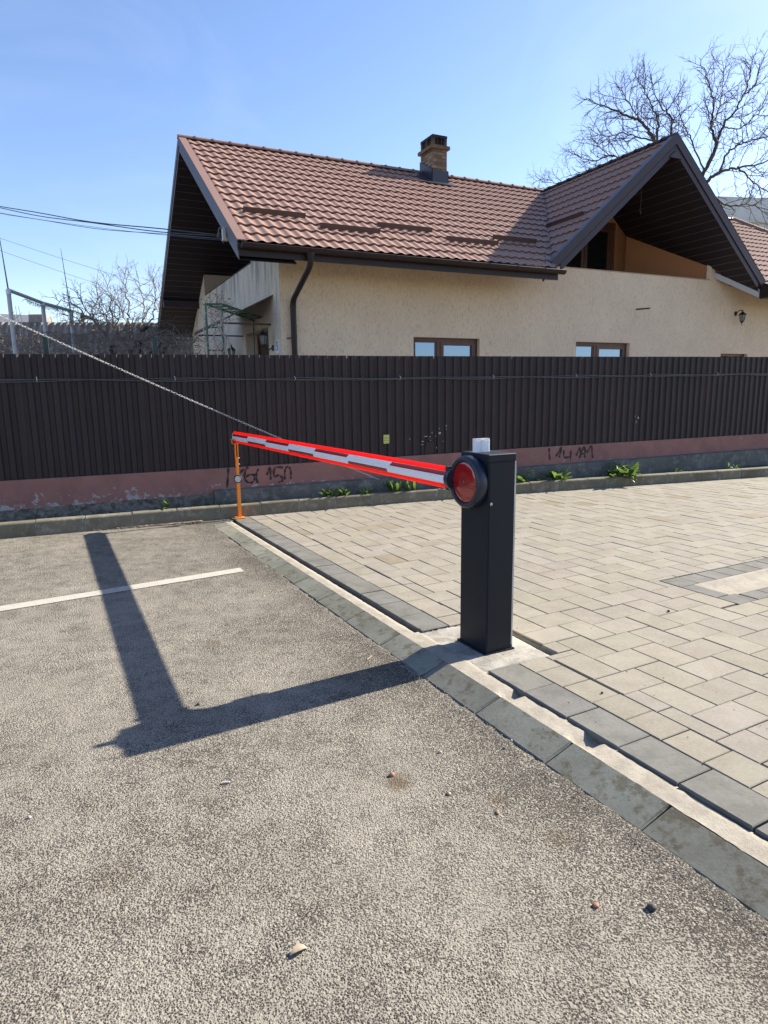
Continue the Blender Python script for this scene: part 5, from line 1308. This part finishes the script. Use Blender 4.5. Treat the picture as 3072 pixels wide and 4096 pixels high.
weed(VP(1.22, .36), 'small pale weed left of the boom, on the verge by the kerb', 16, .09, .19, .13, (.7, 1.4), (.3, .9), .1, .06)
weed(VP(1.42, .36), 'narrow weed on the verge under the boom, left of two taller tufts', 16, .10, .20, .12, (.7, 1.4), (.3, .9), .1, .05)
weed(VP(2.15, .36), 'upright tuft of narrow leaves on the verge below the boom', 26, .13, .26, .10, (.9, 1.5), (.2, .7), .1, .07)
weed(VP(2.40, .36), 'rightmost upright leaf tuft below the boom, near the cabinet', 24, .13, .25, .10, (.9, 1.5), (.2, .7), .1, .06)
weed(VP(1.75, .36), 'short weed between the tufts below the middle of the boom', 16, .09, .17, .14, (.6, 1.4), (.2, .9), .1, .07)
weed(VP(3.05, .36), 'weed peeping between boom and kerb next to the red lens', 16, .10, .20, .13, (.6, 1.4), (.2, .9), .1, .08)
weed(VP(-.85, .36), 'small weed rosette alone above the kerb left of the orange post', 14, .09, .19, .12, (.5, 1.3), (.3, .9), .1, .04)
weed(VP(7.25, .40), 'small sprawling weed on the verge at the right, nearer the big dock', 10, .07, .14, .14, (.3, 1.2), (.3, .9), .1, .07)
weed(VP(8.45, .45), 'tiny sparse weed on the verge at the far right edge', 9, .07, .15, .10, (.5, 1.3), (.3, .9), .1, .07)
weed(VP(.45, .33), 'tiny weed sprig on the kerb edge just right of the orange post', 6, .05, .09, .16, (.6, 1.3), (.3, .9), .1, .03)
g = MB()
for k in range(130):
    s = rnd(-.22, .22)-.04; leaf(g, FS(s, rnd(.18, .40), .10), rnd(0, 6.28), rnd(.06, .13), .0022, rnd(.9, 1.5), rnd(.2, .8), n=4)
for k in range(120):
    s = rnd(.5, 9); leaf(g, FS(s, rnd(.18, .40), .10), rnd(0, 6.28), rnd(.03, .07), .003, rnd(.7, 1.5), rnd(.2, .8), n=3)
tag(g.build('grass_blades', 'weed_leaf', fix=False), 'sparse grass blades growing on the verge behind the kerb', 'grass', kind='stuff')
# leaf litter heap by the post, against the kerb
g = MB()
def kerb_a(b, u):
    a_ = 5.6
    while kerb_side(AB(a_, b, 0)) > -u and a_ > 4: a_ -= .01
    return a_
for k in range(1100):
    b = -.50-abs(random.gauss(0, .42)); u = .012+abs(random.gauss(0, .05))*max(.15, 1.2+b*.6)
    if b < -1.9: continue
    q = AB(kerb_a(b, u), b, za(5)+.002)
    q.z += rnd(0, .016); an = rnd(0, 6.28); L_ = rnd(.006, .022); w_ = L_*rnd(.15, .5); d = Vector((math.cos(an), math.sin(an), rnd(-.3, .3))); n = Vector((-d.y, d.x, rnd(-.3, .3)))
    g.add([q-d*L_, q+n*w_, q+d*L_, q-n*w_], [(0, 1, 2, 3)])
tag(g.build('leaf_litter', 'litter_straw', fix=False), 'heap of dry straw and leaf litter in the corner by the orange post', 'litter', kind='stuff')
g = MB()   # dirt and grit along edges
for k in range(2600):
    m_ = random.random()
    if m_ < .45: q = AB(rnd(-2, 4.6), -.475+random.gauss(0, .012), -.038)
    elif m_ < .75: q = AB(rnd(-2, 4.6), -.155+random.gauss(0, .014), -.045)
    else: q = KS(rnd(12, 30), -abs(random.gauss(0, .03)), -.038 if m_ < .88 else 0)
    r = rnd(.0015, .0045); q = q+Vector((0, 0, r*.4)); g.add([q+Vector((r, 0, 0)), q+Vector((-r*.6, r, 0)), q+Vector((-r*.5, -r*.8, 0)), q+Vector((0, 0, r*.9))], [(0, 1, 3), (1, 2, 3), (2, 0, 3)])
tag(g.build('edge_grit', 'pebble_pale', fix=False), 'fine pale grit gathered along the edging stones and the kerb', 'grit', kind='stuff')
# pebbles and litter
def pebble(pos, r, m_, lab, flat=.7, cat='pebble', name='pebble'):
    g = MB(); vs = []; c = Vector(pos)+Vector((0, 0, r*flat*.75)); nl, na_ = 5, 8; sx, sy = rnd(.8, 1.2), rnd(.8, 1.2)
    for i in range(nl+1):
        th = math.pi*i/nl
        for k in range(na_):
            an = 2*math.pi*k/na_; rr = r*rnd(.88, 1.1); vs.append(c+Vector((rr*sx*math.sin(th)*math.cos(an), rr*sy*math.sin(th)*math.sin(an), rr*flat*math.cos(th))))
    g.add(vs, [(i*na_+k, i*na_+(k+1) % na_, (i+1)*na_+(k+1) % na_, (i+1)*na_+k) for i in range(nl) for k in range(na_)])
    tag(g.build(name, m_, smooth=True), lab, cat)
ZA = -.054
pebble((.018, 2.444, ZA), .012, 'pebble_orange', 'orange brown pebble on a tan stained patch of the asphalt')
pebble((.231, 2.613, ZA), .008, 'pebble_pale', 'pale pebble on the asphalt midway between cabinet shadow and edging')
pebble((.239, 2.314, ZA), .009, 'pebble_pale', 'pale rounded pebble right of the tan stain on the asphalt')
pebble((.796, 1.729, ZA), .014, 'pebble_dark', 'black stone on the asphalt at lower right near the edging')
pebble((-.953, 3.089, ZA), .012, 'pebble_dark', 'small black lump in the inner corner of the shadow')
pebble((-1.343, 2.201, ZA), .008, 'pebble_pale', 'tiny pale pebble on the asphalt near the left edge')
pebble((.63, 1.742, ZA), .010, 'pebble_orange', 'small tan crumb left of the black stone at lower right', .6)
pebble((.409, 2.194, ZA), .011, 'dead_leaf', 'brown dry crumpled leaf bit on the asphalt below the edging', .4, 'leaf', 'leaf_bit')
pebble((1.08, 3.05, .0), .007, 'pebble_dark', 'dark speck of stone on the grey border paver', .8)
pebble((1.93, 4.25, .0), .010, 'pebble_dark', 'dark stone on the beige pavers right of the cabinet', .8)
pebble((.55, 2.66, -.030), .007, 'pebble_pale', 'pale pebble lying on the green grey edging stone', .8)
g = MB(); leaf(g, Vector((-.28, 1.575, ZA+.004)), .55, .055, .013, .5, 1.2, fold=.5, n=8); tag(g.build('dry_leaf', 'curled_leaf', smooth=True, fix=False), 'curled pale dry leaf on the foreground asphalt', 'leaf')
g = MB(); g.tube([(-.668, 2.404, ZA+.006), (-.640, 2.408, ZA+.006)], .0042, 8); tag(g.build('cigarette_end', 'paper_white'), 'white cigarette end on the asphalt below the boom shadow', 'cigarette')
g = MB(); g.slab([(-3.0, 6.42, ZA+.002), (-2.92, 6.40, ZA+.002), (-2.88, 6.45, ZA+.002), (-2.96, 6.47, ZA+.002)], (0, 0, .003)); tag(g.build('paper_scrap', 'paper_white'), 'white paper scrap by the far end of the boom shadow', 'paper')
g = MB(); g.tube([AB(.35, -.60, ZA+.008), AB(.385, -.55, ZA+.008)], .003, 6); tag(g.build('twig_piece', 'curled_leaf'), 'short pale stick on the asphalt beside the edging near the cabinet', 'stick')
for k in range(70):
    pass
g = MB()
for k in range(260):
    q = Vector((rnd(-2.6, 2.0), rnd(1.4, 6), ZA)); 
    r = rnd(.002, .0055)
    if (q-O).dot(dB) > -.5: q.z = .001; 
    if kerb_side(q) > -.02: continue
    if -.5 < (q-O).dot(dB) < -.14: continue
    g.add([q+Vector((r, 0, 0)), q+Vector((-r*.6, r, 0)), q+Vector((-r*.5, -r*.8, 0)), q+Vector((0, 0, r*.8))], [(0, 1, 3), (1, 2, 3), (2, 0, 3)])
tag(g.build('loose_grit', 'pebble_dark', fix=False), 'scattered dark grit over asphalt and pavers', 'grit', kind='stuff')
